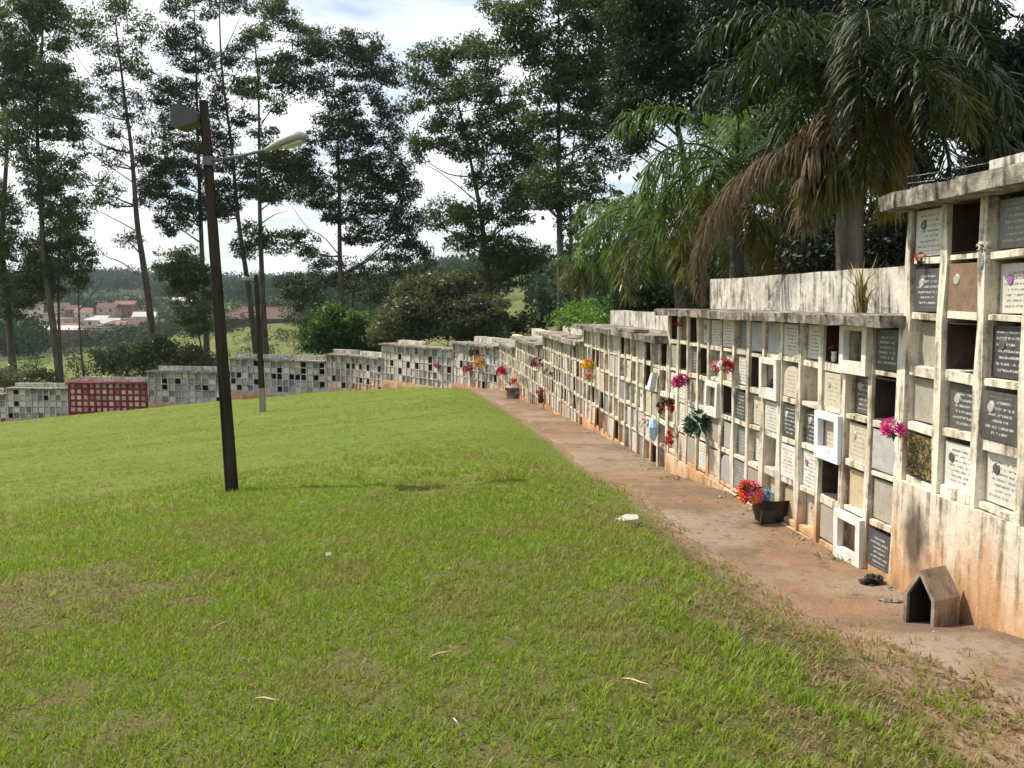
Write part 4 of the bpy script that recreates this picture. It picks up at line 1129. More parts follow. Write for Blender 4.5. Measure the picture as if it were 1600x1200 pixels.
eucalyptus('forked eucalyptus with a wide rounded crown behind the big grey green bush', 60, [(764, 480), (758, 400), (752, 340), (742, 285), (735, 250), (722, 190), (712, 140)],
    [(670, 86, 32, 15), (646, 120, 16, 18), (700, 100, 22, 18), (735, 72, 22, 22), (760, 95, 28, 22), (690, 140, 32, 18), (740, 140, 36, 22), (780, 150, 28, 22), (700, 185, 26, 16), (750, 200, 36, 22), (800, 190, 32, 28), (670, 214, 26, 16), (650, 240, 18, 12), (720, 235, 32, 16), (780, 240, 36, 22), (830, 220, 28, 28), (760, 285, 32, 16), (820, 270, 32, 28), (700, 330, 28, 16), (740, 340, 34, 20), (790, 330, 32, 22), (682, 350, 18, 13), (760, 388, 34, 20), (822, 320, 26, 22), (720, 378, 22, 13), (800, 395, 36, 22), (650, 160, 18, 14), (830, 400, 26, 18), (790, 430, 36, 18)], .32, leafmat='eucalyptus_leaf', dens=1.15, seed=22,
    twigs=[[(745, 300), (755, 230), (750, 180)], [(748, 318), (715, 290), (680, 265), (655, 255)], [(752, 345), (775, 300), (790, 260)]])
eucalyptus('tallest eucalyptus with a straight dark trunk behind the small palm', 50, [(877, 500), (875, 400), (873, 280), (873, 160), (873, 60), (872, -40)],
    [(770, 10, 18, 9), (800, 30, 32, 18), (830, 20, 22, 13), (850, 55, 28, 18), (820, 75, 32, 22), (790, 60, 16, 12), (900, 20, 36, 22), (940, 30, 36, 26), (870, 110, 36, 22), (910, 90, 36, 26), (960, 90, 36, 26), (850, 140, 28, 18), (900, 140, 40, 22), (950, 150, 36, 22), (985, 60, 28, 34), (940, 195, 36, 20), (870, 185, 22, 13), (980, 190, 28, 20), (860, 240, 26, 12), (850, 280, 30, 16), (900, 270, 26, 16), (880, 310, 30, 16), (890, 350, 22, 12), (850, 312, 26, 15), (880, -20, 60, 22), (950, -20, 40, 22), (905, 200, 20, 12), (840, 190, 18, 14)], .26, leafmat='eucalyptus_leaf', dens=1.1, leaf=.28, seed=23,
    twigs=[[(873, 150), (850, 110), (830, 80)], [(873, 90), (855, 50), (850, 10)], [(876, 300), (900, 250), (925, 215)]])
eucalyptus('thinner eucalyptus trunk standing close behind the tallest one', 56, [(895, 500), (893, 400), (891, 300), (897, 220), (903, 160)],
    [(950, 250, 32, 15), (930, 290, 22, 12), (910, 300, 18, 10), (905, 180, 26, 16), (925, 230, 20, 12), (900, 390, 22, 12), (940, 320, 18, 10)], .2, seed=24, leafmat='eucalyptus_leaf_dark', dens=.9)
eucalyptus('spreading tree with long dark limbs behind the palms', 36, [(1092, 480), (1085, 350), (1062, 215), (1050, 150), (1060, 60), (1075, -30)],
    [(1010, 20, 36, 26), (1050, 40, 36, 30), (1000, 90, 36, 24), (1040, 120, 36, 24), (1070, 92, 28, 26), (1010, 160, 32, 20), (1050, 178, 30, 16), (1000, 218, 26, 12), (980, 130, 26, 20), (1030, -10, 60, 26), (1100, 30, 40, 40), (960, 170, 22, 14), (1090, 130, 30, 30), (970, 30, 24, 24), (1040, 70, 30, 22), (985, 230, 20, 10)], .26, leafmat='eucalyptus_leaf_dark', dens=1.0, leaf=.24, seed=25,
    twigs=[[(1062, 215), (1030, 185), (1005, 160)], [(1058, 120), (1020, 125), (980, 128)], [(1070, 40), (1040, 20), (1000, -5)]])
eucalyptus('dark dense tree filling the background behind the middle palms', 33, [(1240, 470), (1235, 380), (1225, 250), (1215, 120), (1205, 0)],
    [(1130, 60, 50, 45), (1200, 50, 50, 45), (1270, 70, 50, 45), (1160, 130, 50, 40), (1230, 150, 50, 40), (1300, 140, 45, 40), (1120, 190, 30, 26), (1200, 220, 50, 32), (1270, 240, 40, 36), (1180, 290, 45, 28), (1250, 310, 40, 30), (1300, 300, 40, 36), (1330, 60, 50, 45), (1180, 0, 60, 30), (1280, 0, 60, 30), (1390, 40, 45, 40), (1230, 370, 45, 28), (1120, 340, 40, 26), (1290, 380, 40, 26), (1130, 410, 50, 24), (1200, 420, 50, 22)], .26, leafmat='conifer_leaf', barkmat='dark_bark', dens=1.0, leaf=.24, seed=26, sub=1.0, name='broadleaf_tree')
eucalyptus('dark conifer like tree rising behind the tallest niche wall', 24, [(1560, 420), (1555, 320), (1545, 200), (1535, 80), (1530, 10)],
    [(1440, 60, 40, 36), (1500, 80, 48, 36), (1560, 110, 46, 36), (1480, 135, 40, 24), (1585, 190, 40, 30), (1540, 185, 36, 24), (1440, 120, 34, 28), (1592, 245, 36, 16), (1552, 262, 40, 11), (1470, 198, 30, 12), (1530, 222, 26, 12), (1420, 185, 26, 22), (1470, 20, 40, 24), (1640, 150, 50, 40), (1660, 60, 50, 40), (1640, 240, 50, 26), (1505, 40, 34, 26), (1430, 250, 18, 20), (1410, 290, 22, 20), (1525, 295, 44, 14), (1590, 290, 40, 16), (1450, 300, 30, 16), (1700, 200, 50, 50)], .24, leafmat='conifer_leaf', barkmat='dark_bark', dens=1.25, leaf=.20, seed=27, sub=1.15, name='conifer_tree')

# bushes
def bush(label, d, cx, cy, blobs, leafmat='bush_leaf', leaf=.26, dens=1.0, sub=1.0, name='bush', seed=1, group='bushes behind the walls'):
    return eucalyptus(label, d, [(cx, cy + 30), (cx, cy + 5), (cx + 4, cy - 10)], blobs, .09, leafmat, 'dark_bark', dens, leaf, sub, 'bush', name, group, .2, True, .9, seed)
bush('big grey green glossy bush rising above the long niche wall', 57, 700, 510, [(620, 500, 32, 26), (650, 480, 36, 30), (690, 460, 36, 26), (730, 470, 36, 34), (760, 490, 32, 34), (700, 500, 46, 28), (660, 515, 44, 20), (745, 520, 40, 20), (600, 525, 24, 16), (775, 515, 20, 24), (720, 440, 26, 14), (640, 455, 20, 14), (670, 440, 20, 12)], 'bush_leaf', .34, 1.2, 1.6, seed=31)
bush('bright green shrub with big leaves at the bend of the wall', 62, 520, 540, [(512, 495, 18, 16), (570, 520, 26, 22), (590, 540, 24, 14), (545, 505, 24, 20), (485, 515, 16, 16), (530, 510, 20, 18), (500, 520, 20, 18), (540, 535, 26, 16), (495, 540, 18, 14), (560, 545, 20, 12), (520, 535, 22, 16), (524, 490, 10, 10)], 'shrub_leaf', .40, 1.1, 1.6, name='shrub', seed=32)
bush('rounded olive green bush above the grey wall beside the red one', 66, 245, 575, [(175, 570, 26, 16), (205, 555, 30, 20), (240, 548, 30, 20), (270, 555, 28, 20), (300, 560, 26, 20), (220, 575, 36, 14), (265, 578, 36, 14), (320, 570, 22, 16), (240, 530, 18, 8), (160, 560, 14, 12)], 'bush_leaf', .34, 1.0, 1.6, seed=33)
bush('low olive bush above the lowest whitish niche wall', 66, 40, 598, [(12, 590, 22, 14), (40, 588, 24, 14), (68, 592, 20, 12), (0, 600, 20, 12), (30, 600, 30, 10)], 'bush_leaf', .34, 1.0, 1.0, seed=34)
bush('light green bush right behind the stepped wall', 24, 930, 500, [(905, 492, 20, 12), (932, 488, 22, 14), (950, 494, 16, 12), (885, 498, 14, 8), (918, 500, 26, 8)], 'bright_leaf', .16, .9, 1.6, seed=35)
bush('dark bush in the hollow behind the corner wall', 64, 830, 500, [(800, 500, 24, 20), (830, 505, 26, 20), (860, 490, 22, 20), (845, 470, 18, 16), (885, 480, 22, 24), (790, 520, 24, 14), (835, 525, 34, 12)], 'distant_leaf', .34, 1.0, .8, seed=36)
bush('dark undergrowth shrub behind the palm trunks', 22, 1110, 470, [(1010, 460, 30, 20), (1050, 470, 30, 18), (1100, 462, 30, 20), (1150, 450, 34, 20), (1200, 440, 34, 22), (980, 480, 24, 16), (1250, 430, 34, 20), (1120, 480, 40, 16)], 'distant_leaf', .18, .9, .8, seed=37)
bush('dark shrub between the palm and the tallest wall', 14, 1420, 390, [(1390, 380, 26, 20), (1420, 340, 22, 22), (1375, 350, 20, 22), (1300, 390, 26, 20), (1270, 400, 26, 16), (1420, 400, 40, 16), (1460, 320, 30, 14), (1380, 425, 40, 18), (1350, 405, 30, 20), (1290, 425, 40, 14), (1400, 375, 26, 26)], 'conifer_leaf', .13, 1.0, .9, seed=38)

# ------------------------------------------------------------------ palms
def frond_mesh(name, L, az, el, droop, mat, rr, n_leaf=70, leaf_len=.5, leaf_w=.030, hang=.55, plume=.9, line=None):
    """one feather palm leaf starting at the origin; rachis bends down under gravity"""
    N = 18; pts = [Vector((0, 0, 0))]; e = el; a = az
    for i in range(N):
        t = (i + 1) / N
        e -= droop / N * (.5 + 1.3 * t); a += rr.uniform(-.02, .02)
        pts.append(pts[-1] + Vector((math.sin(a) * math.cos(e), math.cos(a) * math.cos(e), math.sin(e))) * (L / N))
    if line:
        pts = line; N = len(pts) - 1
    b = MB(); b.tube(pts, [.026 * L / 3 * (1 - .85 * i / N) + .004 for i in range(N + 1)], 5)
    def at(t):
        x = t * N; i = min(int(x), N - 1); return pts[i].lerp(pts[i + 1], x - i), (pts[i + 1] - pts[i]).normalized()
    for j in range(n_leaf):
        t = .14 + .86 * (j + rr.uniform(-.3, .3)) / n_leaf
        t = min(max(t, .1), 1.0)
        p, d = at(t)
        s = d.cross(Vector((0, 0, 1)))
        if s.length < .05: s = Vector((1, 0, 0))
        s.normalize(); u = s.cross(d).normalized()
        prof = math.sin(PI * min(1, .12 + .86 * t)) ** .55
        for sd in (-1, 1):
            ll = leaf_len * prof * rr.uniform(.75, 1.1)
            pl = rr.uniform(-plume, plume)
            dr = (s * sd * math.cos(pl) + u * math.sin(pl) + d * rr.uniform(.35, .75)).normalized()
            w = dr.cross(Vector((rr.uniform(-.4, .4), rr.uniform(-.4, .4), 1)))
            if w.length < .05: w = d.copy()
            w = w.normalized() * leaf_w * .5
            q1 = p + dr * ll * .45 - Vector((0, 0, hang * ll * .12)); q2 = p + dr * ll * .8 - Vector((0, 0, hang * ll * .50)); q3 = p + dr * ll * .95 - Vector((0, 0, hang * ll * .95))
            b.add([p - w * .4, p + w * .4, q1 + w, q1 - w, q2 + w * .8, q2 - w * .8, q3], [(0, 1, 2, 3), (3, 2, 4, 5), (5, 4, 6)])
    return b.mesh(name, mat)
def palm(label, d, bx, by, cx, cy, L, nf, r, seed, mats, leaf_len=.5, leaf_w=.03, n_leaf=64, dead=0, special=(), el0=1.35, el1=-.35, clear=None):
    rr = random.Random(seed)
    base = P(bx, by, d); g = gz(base.x, d); top = P(cx, cy, d)
    root = thing('palm_tree', label, 'palm tree', (base.x, d, g), 0, 'feather palms behind the walls')
    c = rel(root, top); n = 10
    b = MB()
    pts = [Vector((0, 0, -.2)).lerp(c, i / n) + Vector((rr.uniform(-.02, .02), rr.uniform(-.02, .02), 0)) for i in range(n + 1)]
    b.tube(pts, [r * (1.1 if i == 0 else 1 - .12 * i / n) * rr.uniform(.95, 1.05) for i in range(n + 1)], 12); b.build('trunk', 'palm_bark', root, True)
    b = MB()
    for k in range(14):
        a = rr.uniform(0, 2 * PI); z0 = rr.uniform(-1.0, -.1) * (L / 3.2)
        p0 = c + Vector((math.cos(a) * r * .9, math.sin(a) * r * .9, z0)); dr = Vector((math.cos(a), math.sin(a), 1.1)).normalized(); s = dr.cross(Vector((0, 0, 1))).normalized() * .05 * L / 3
        q = p0 + dr * .35 * L / 3
        b.add([p0 - s, p0 + s, q + s * .5, q - s * .5, p0 - s - dr * .03 + Vector((0, 0, -.04)), p0 + s - dr * .03 + Vector((0, 0, -.04))], [(0, 1, 2, 3), (4, 5, 1, 0), (4, 3, 2, 5)])
    b.build('leaf_base', 'palm_bark', root)
    for i in range(nf):
        t = (i + .5) / nf
        el = el0 + (el1 - el0) * t ** .9 + rr.uniform(-.1, .1); az = i * 2.39996 + rr.uniform(-.2, .2)
        if clear and t > .42:
            aa = (math.degrees(az) + 180) % 360 - 180
            if clear[0] < aa < clear[1]: continue
        mt = mats[min(len(mats) - 1, int(t * len(mats)))]
        me = frond_mesh('frond', L * rr.uniform(.85, 1.1), az, el, rr.uniform(1.3, 2.0) + .4 * (1 - t), mt, rr, n_leaf, leaf_len, leaf_w)
        link('frond', me, root, c)
    for i in range(dead):
        az = rr.uniform(0, 2 * PI); mt = rr.choice(['palm_leaf_yellow', 'palm_leaf_orange', 'palm_leaf_dead', 'palm_leaf_olive', 'palm_leaf_dead'])
        me = frond_mesh('dry_frond', L * rr.uniform(.35, .6), az, rr.uniform(-.5, .2), rr.uniform(1.2, 1.8), mt, rr, int(n_leaf * .6), leaf_len * .8, leaf_w, 1.1)
        link('dry_frond', me, root, c + Vector((0, 0, -rr.uniform(.05, .5))))
    for (nm, L_, az, el, dr, mt, dz, ll, hg) in special:
        me = frond_mesh(nm, L_, az, el, dr, mt, rr, int(n_leaf * 1.3), ll, leaf_w, hg)
        link(nm, me, root, c + Vector((0, 0, dz)))
    return root
big_palm = palm('large feather palm with a fibrous trunk and one long dead arching frond', 10.4, 1326, 430, 1334, 150, 2.2, 30, .16, 41, ['palm_leaf_dark', 'palm_leaf_dark', 'palm_leaf_dark', 'palm_leaf_olive', 'palm_leaf_dark'], .46, .024, 92, dead=11, el1=.12, clear=(-140, -35),
     special=[('yellow_frond', .9, R(-75), -.7, .7, 'palm_leaf_yellow', -.25, .34, 1.3), ('yellow_frond', 1.0, R(-130), -.5, 1.0, 'palm_leaf_olive', -.3, .32, 1.3), ('yellow_frond', .9, R(-45), -.6, .9, 'palm_leaf_olive', -.35, .32, 1.3), ('yellow_frond', .9, R(160), -.5, 1.0, 'palm_leaf_yellow', -.3, .3, 1.3)])
def dead_frond():
    root = big_palm; ctl = [P(x, y, d) for x, y, d in ((1322, 205, 10.3), (1285, 208, 10.3), (1240, 226, 10.3), (1190, 248, 10.5), (1143, 288, 10.9), (1108, 338, 11.4), (1090, 390, 11.8), (1091, 440, 12.0), (1099, 470, 12.05))]
    pts = []
    for i in range(len(ctl) - 1):
        for t in (0, .5): pts.append(ctl[i].lerp(ctl[i + 1], t) - root.location)
    pts.append(ctl[-1] - root.location)
    me = frond_mesh('dead_frond', 2.8, 0, 0, 0, 'palm_leaf_dead', random.Random(8), 240, .21, .016, 1.4, 1.2, line=pts)
    link('dead_frond', me, root)['label'] = 'long brown dead frond arching down'
dead_frond()
palm('green feather palm behind the dead arching frond', 15, 1155, 460, 1152, 262, 2.4, 22, .12, 42, ['palm_leaf', 'palm_leaf', 'palm_leaf', 'palm_leaf_olive'], .52, .026, 70, dead=3,
     special=[('yellow_frond', 1.3, R(100), -.1, 1.3, 'palm_leaf_olive', -.75, .4, .9), ('yellow_frond', 1.2, R(70), -.2, 1.3, 'palm_leaf_yellow', -.85, .35, .9)])
palm('slim feather palm with yellowish lower fronds next to the green one', 19, 1072, 490, 1058, 352, 2.2, 18, .10, 43, ['palm_leaf', 'palm_leaf', 'palm_leaf', 'palm_leaf_olive'], .5, .028, 60, dead=3)
palm('drooping feather palm whose low fronds hang over the bright bush', 23, 985, 500, 985, 345, 2.0, 18, .10, 44, ['palm_leaf', 'palm_leaf', 'bright_leaf', 'palm_leaf'], .5, .03, 56, dead=2, el1=-.6)
palm('smallest feather palm beside the tallest eucalyptus', 28, 912, 500, 914, 420, 1.25, 14, .08, 45, ['palm_leaf', 'palm_leaf_olive'], .36, .03, 44)

# dry weed growing on the roof slab
def weed():
    p, a = wall_hit(1346, 478, -.45)
    wb = WALLS['B']; zt = wb['z0'] + wb['T'] + .08
    r_ = ray(1346, 476); t = (zt - EYE) / r_.z; t = min(max(t, 7.3), 8.6)
    loc = Vector((r_.x * t, t, zt))
    root = thing('dry_weed', 'tall dry weed growing out of the roof slab in front of the big palm', 'plant', loc, 0)
    rr = random.Random(3); b = MB(); g = MB()
    for i in range(46):
        a = rr.uniform(0, 2 * PI); l = rr.uniform(.18, .62); lean = rr.uniform(.02, .34)
        d = Vector((math.cos(a) * lean, math.sin(a) * lean, 1)).normalized(); s = Vector((rr.uniform(-1, 1), rr.uniform(-1, 1), 0)).normalized() * rr.uniform(.004, .010)
        p0 = Vector((rr.uniform(-.05, .05), rr.uniform(-.05, .05), -.01)); m = p0 + d * l * .55; e = p0 + d * l + Vector((math.cos(a), math.sin(a), -.5)) * l * rr.uniform(.05, .35)
        (b if i % 3 else g).add([p0 - s, p0 + s, m + s, m - s, e], [(0, 1, 2, 3), (3, 2, 4)])
    b.build('dry_stalks', 'straw', root); g.build('green_blades', 'palm_leaf_yellow', root)
    r2 = MB()
    for i in range(150):
        a = rr.uniform(0, 2 * PI); l = rr.uniform(.05, .26)
        p0 = Vector((rr.uniform(-.07, .07), rr.uniform(-.07, .07), rr.uniform(0, .22))); e = p0 + Vector((math.cos(a) * .3, math.sin(a) * .3, rr.uniform(-.6, .9))) * l
        s = Vector((rr.uniform(-1, 1), rr.uniform(-1, 1), 0)).normalized() * .004
        r2.add([p0 - s, p0 + s, e], [(0, 1, 2)])
    r2.build('dry_tuft', 'palm_leaf_dead', root)
weed()

# wires behind the walls
for i, (y0, y1) in enumerate(((300, 232), (304, 250), (310, 262))):
    b = MB(); a = P(1180, y0 - 8, 20); c = P(1700, y1 - 10, 13); pts = [a.lerp(c, t / 14) - Vector((0, 0, .18 * math.sin(PI * t / 14))) for t in range(15)]
    b.tube(pts, .0045, 4); o = b.build('power_wire', 'lamp_white')
    tag(o, 'thin power wire strung behind the tallest niche wall', 'wire', 'power wires')

# ------------------------------------------------------------------ far town, fields and woods
simple('house_white', (.52, .50, .47), .9, .1, .12, .8)
simple('house_cream', (.44, .36, .27), .9, .1, .12, .8)
simple('house_brick', (.24, .135, .095), .9, .1, .2, 2)
simple('house_grey', (.30, .30, .31), .9, .1, .12, .8)
simple('roof_tile', (.22, .125, .09), .9, .1, .25, 1.5)
simple('roof_old', (.12, .08, .065), .9, .1, .25, 1.5)
simple('roof_pale', (.42, .40, .37), .8, .2, .15, 1.5)
simple('window_dark', (.05, .055, .06), .3, .5, .2, 2)
HWALL = {'house_white': 'white', 'house_cream': 'cream', 'house_brick': 'bare brick', 'house_grey': 'grey'}
HROOF = {'roof_tile': 'orange tiled', 'roof_old': 'dark brown', 'roof_pale': 'pale metal'}
def house(x, y, w, dpt, h, wm, rm, kind, rz, px_d, extra=''):
    X = ray(x, y).x * px_d; g = gz(X, px_d)
    root = thing('house', None, 'house', (X, px_d, g - .3), rz, 'houses of the far town')
    b = MB(); b.box(-w / 2, w / 2, -dpt / 2, dpt / 2, 0, h); b.build('wall', wm, root)
    b = MB(); o = .35
    if kind == 'gable':
        rh = dpt * .26; x0, x1, y0, y1 = -w / 2 - o, w / 2 + o, -dpt / 2 - o, dpt / 2 + o
        b.add([(x0, y0, h - .05), (x1, y0, h - .05), (x1, y1, h - .05), (x0, y1, h - .05), (x0, 0, h + rh), (x1, 0, h + rh)], [(0, 1, 5, 4), (2, 3, 4, 5), (0, 4, 3), (1, 2, 5), (3, 2, 1, 0)])
    elif kind == 'shed':
        x0, x1, y0, y1 = -w / 2 - o, w / 2 + o, -dpt / 2 - o, dpt / 2 + o
        b.add([(x0, y0, h + .02), (x1, y0, h + .02), (x1, y1, h + 1.3), (x0, y1, h + 1.3), (x0, y0, h + .2), (x1, y0, h + .2), (x1, y1, h + 1.5), (x0, y1, h + 1.5)], [(3, 2, 1, 0), (4, 5, 6, 7), (0, 1, 5, 4), (1, 2, 6, 5), (2, 3, 7, 6), (3, 0, 4, 7)])
    else:
        b.box(-w / 2 - .15, w / 2 + .15, -dpt / 2 - .15, dpt / 2 + .15, h, h + .25)
    b.build('roof', rm, root)
    nw = max(1, int(w / 3.2))
    for s in range(max(1, int(h / 2.9))):
        for i in range(nw):
            b = MB(); cx = (i + .5) / nw * w - w / 2; z = 1.1 + s * 2.9
            b.box(cx - .6, cx + .6, -dpt / 2 - .06, -dpt / 2 - .002, z, z + 1.15); b.build('window', 'window_dark', root)
    return root
hr = random.Random(77)
spots = []
for row, (dd, y, x0, x1, n) in enumerate(((330, 540, 95, 245, 9), (352, 532, 20, 250, 12), (378, 525, 18, 260, 12), (404, 518, 30, 270, 11), (428, 512, 40, 262, 9), (300, 548, 100, 150, 3))):
    for i in range(n):
        spots.append((x0 + (x1 - x0) * (i + hr.uniform(.2, .8)) / n, y, dd + hr.uniform(-8, 8)))
for i, (x, y, dd) in enumerate(spots):
    wm = hr.choice(['house_white', 'house_white', 'house_cream', 'house_brick', 'house_grey']); rm = hr.choice(['roof_tile', 'roof_old', 'roof_old', 'roof_pale', 'roof_pale']); kd = hr.choice(['gable', 'gable', 'shed', 'flat'])
    h = hr.choice([3.0, 3.1, 5.9])
    r_ = house(x, y, hr.uniform(6, 10), hr.uniform(6, 8.5), h, wm, rm, kd, hr.uniform(-.5, .5), dd)
    r_['label'] = '%s %s house with %s %s roof in the far town' % ('two storey' if h > 4 else 'low', HWALL[wm], {'g': 'a gabled', 's': 'a sloping', 'f': 'a flat'}[kd[0]], HROOF[rm])
    r_['group'] = 'far town: ' + r_['label']
# scattered houses on the opposite slope
for x, dd, wm, rm, lab in ((160, 520, 'house_cream', 'roof_tile', 'single cream house alone on the red earth clearing'), (200, 505, 'house_white', 'roof_old', 'white house with dark roof at the edge of the clearing'), (232, 540, 'house_brick', 'roof_tile', 'bare brick house above the town on the clearing'), (286, 470, 'house_white', 'roof_pale', 'white house between the trunks, away from the town'), (255, 480, 'house_white', 'roof_tile', 'white tiled house at the upper edge of the town')):
    r_ = house(x, 500, 9, 7.5, 3.4, wm, rm, 'gable', .3, dd); r_['label'] = lab
# long low building with a hipped roof beyond the field
def long_building():
    d = 262; a = P(350, 505, d); c = P(484, 505, d); w = c.x - a.x; X = (a.x + c.x) / 2; g = gz(X, d)
    root = thing('long_building', 'long low building with a brownish pink tiled roof beyond the green field', 'building', (X, d, g - .5), R(-4))
    h = 2.3; b = MB(); b.box(-w / 2, w / 2, -7, 7, 0, h); b.build('wall', 'roof_old', root)
    b = MB(); o = .6; rh = 3.0
    b.add([(-w / 2 - o, -7 - o, h - .02), (w / 2 + o, -7 - o, h - .02), (w / 2 + o, 7 + o, h - .02), (-w / 2 - o, 7 + o, h - .02), (-w / 2 + 5, 0, h + rh), (w / 2 - 5, 0, h + rh)], [(0, 1, 5, 4), (2, 3, 4, 5), (3, 0, 4), (1, 2, 5), (3, 2, 1, 0)])
    rf = b.build('roof', 'roof_old', root)
    for p, q in (((-w / 2 + 5, 0, h + rh), (w / 2 - 5, 0, h + rh)), ((w / 2 + o, -7 - o, h), (w / 2 - 5, 0, h + rh)), ((-w / 2 - o, -7 - o, h), (-w / 2 + 5, 0, h + rh))):
        b = MB(); b.tube([Vector(p), Vector(q)], .28, 6); b.build('ridge_cap', 'roof_tile', rf)
    for i in range(6):
        b = MB(); cx = (i + .5) / 6 * w - w / 2; b.box(cx - .8, cx + .8, -7.08, -7.002, .9, 2.0); b.build('window', 'window_dark', root)
long_building()

# wooded hills: one mass of far trees
def forest():
    rng = np.random.default_rng(91)
    Cs = []; Ss = []
    def put(X, Y, h, r, nl, sz):
        z = ground_z(X, Y)
        for i in range(len(X)):
            v = rng.normal(size=(nl, 3)); v /= np.linalg.norm(v, axis=1)[:, None]; v *= (rng.uniform(.3, 1, nl) ** .4)[:, None]
            Cs.append(np.array([X[i], Y[i], z[i] + h[i] * .55])[None] + v * np.array([r[i], r[i], h[i] * .5])[None]); Ss.append(rng.uniform(.6, 1.2, nl) * sz)
    # hills
    px = rng.uniform(-350, 1500, 5800); d = np.exp(rng.uniform(math.log(470), math.log(1700), 5800))
    dens = np.exp(-((px - 190) / 75) ** 2) * np.exp(-((d - 530) / 75) ** 2) + .9 * np.exp(-((px - 285) / 22) ** 2) * np.exp(-((d - 800) / 60) ** 2)
    keep = rng.uniform(0, 1, 5800) > dens * 1.6
    px, d = px[keep], d[keep]; n = len(px)
    put((px - 800) / F * d, d, rng.uniform(6, 12, n), rng.uniform(4, 8, n), 38, 2.2)
    # valley trees before the town and round the long building
    for (x0, x1, d0, d1, n, hh) in ((-250, 60, 180, 330, 220, 8), (60, 250, 270, 312, 70, 5), (30, 290, 440, 480, 110, 7), (250, 480, 300, 440, 160, 7), (480, 660, 210, 420, 160, 8), (640, 780, 200, 420, 120, 8), (840, 1000, 110, 420, 240, 7), (20, 270, 320, 440, 70, 4.5), (395, 475, 150, 160, 8, 2.2), (300, 400, 215, 245, 26, 4), (440, 500, 215, 245, 14, 4.5), (250, 480, 90, 200, 40, 1.6), (20, 260, 95, 240, 70, 2.2), (930, 2300, 48, 140, 420, 9), (1150, 3200, 26, 48, 70, 6), (445, 560, 225, 232, 12, 4)):
        p = rng.uniform(x0, x1, n); dd = rng.uniform(d0, d1, n)
        nr = d0 < 60
        put((p - 800) / F * dd, dd, rng.uniform(.7, 1.3, n) * hh, rng.uniform(.35, .6, n) * hh, 140 if nr else 90, hh * (.06 if nr else .12))
    V, q = leaf_cloud(np.concatenate(Cs), np.concatenate(Ss), .1, .8, rng)
    o = link('distant_forest', np_mesh('distant_forest', V, q, 'distant_leaf'))
    tag(o, 'dark woods covering the far hills and the valley', 'forest', kind='stuff')
forest()

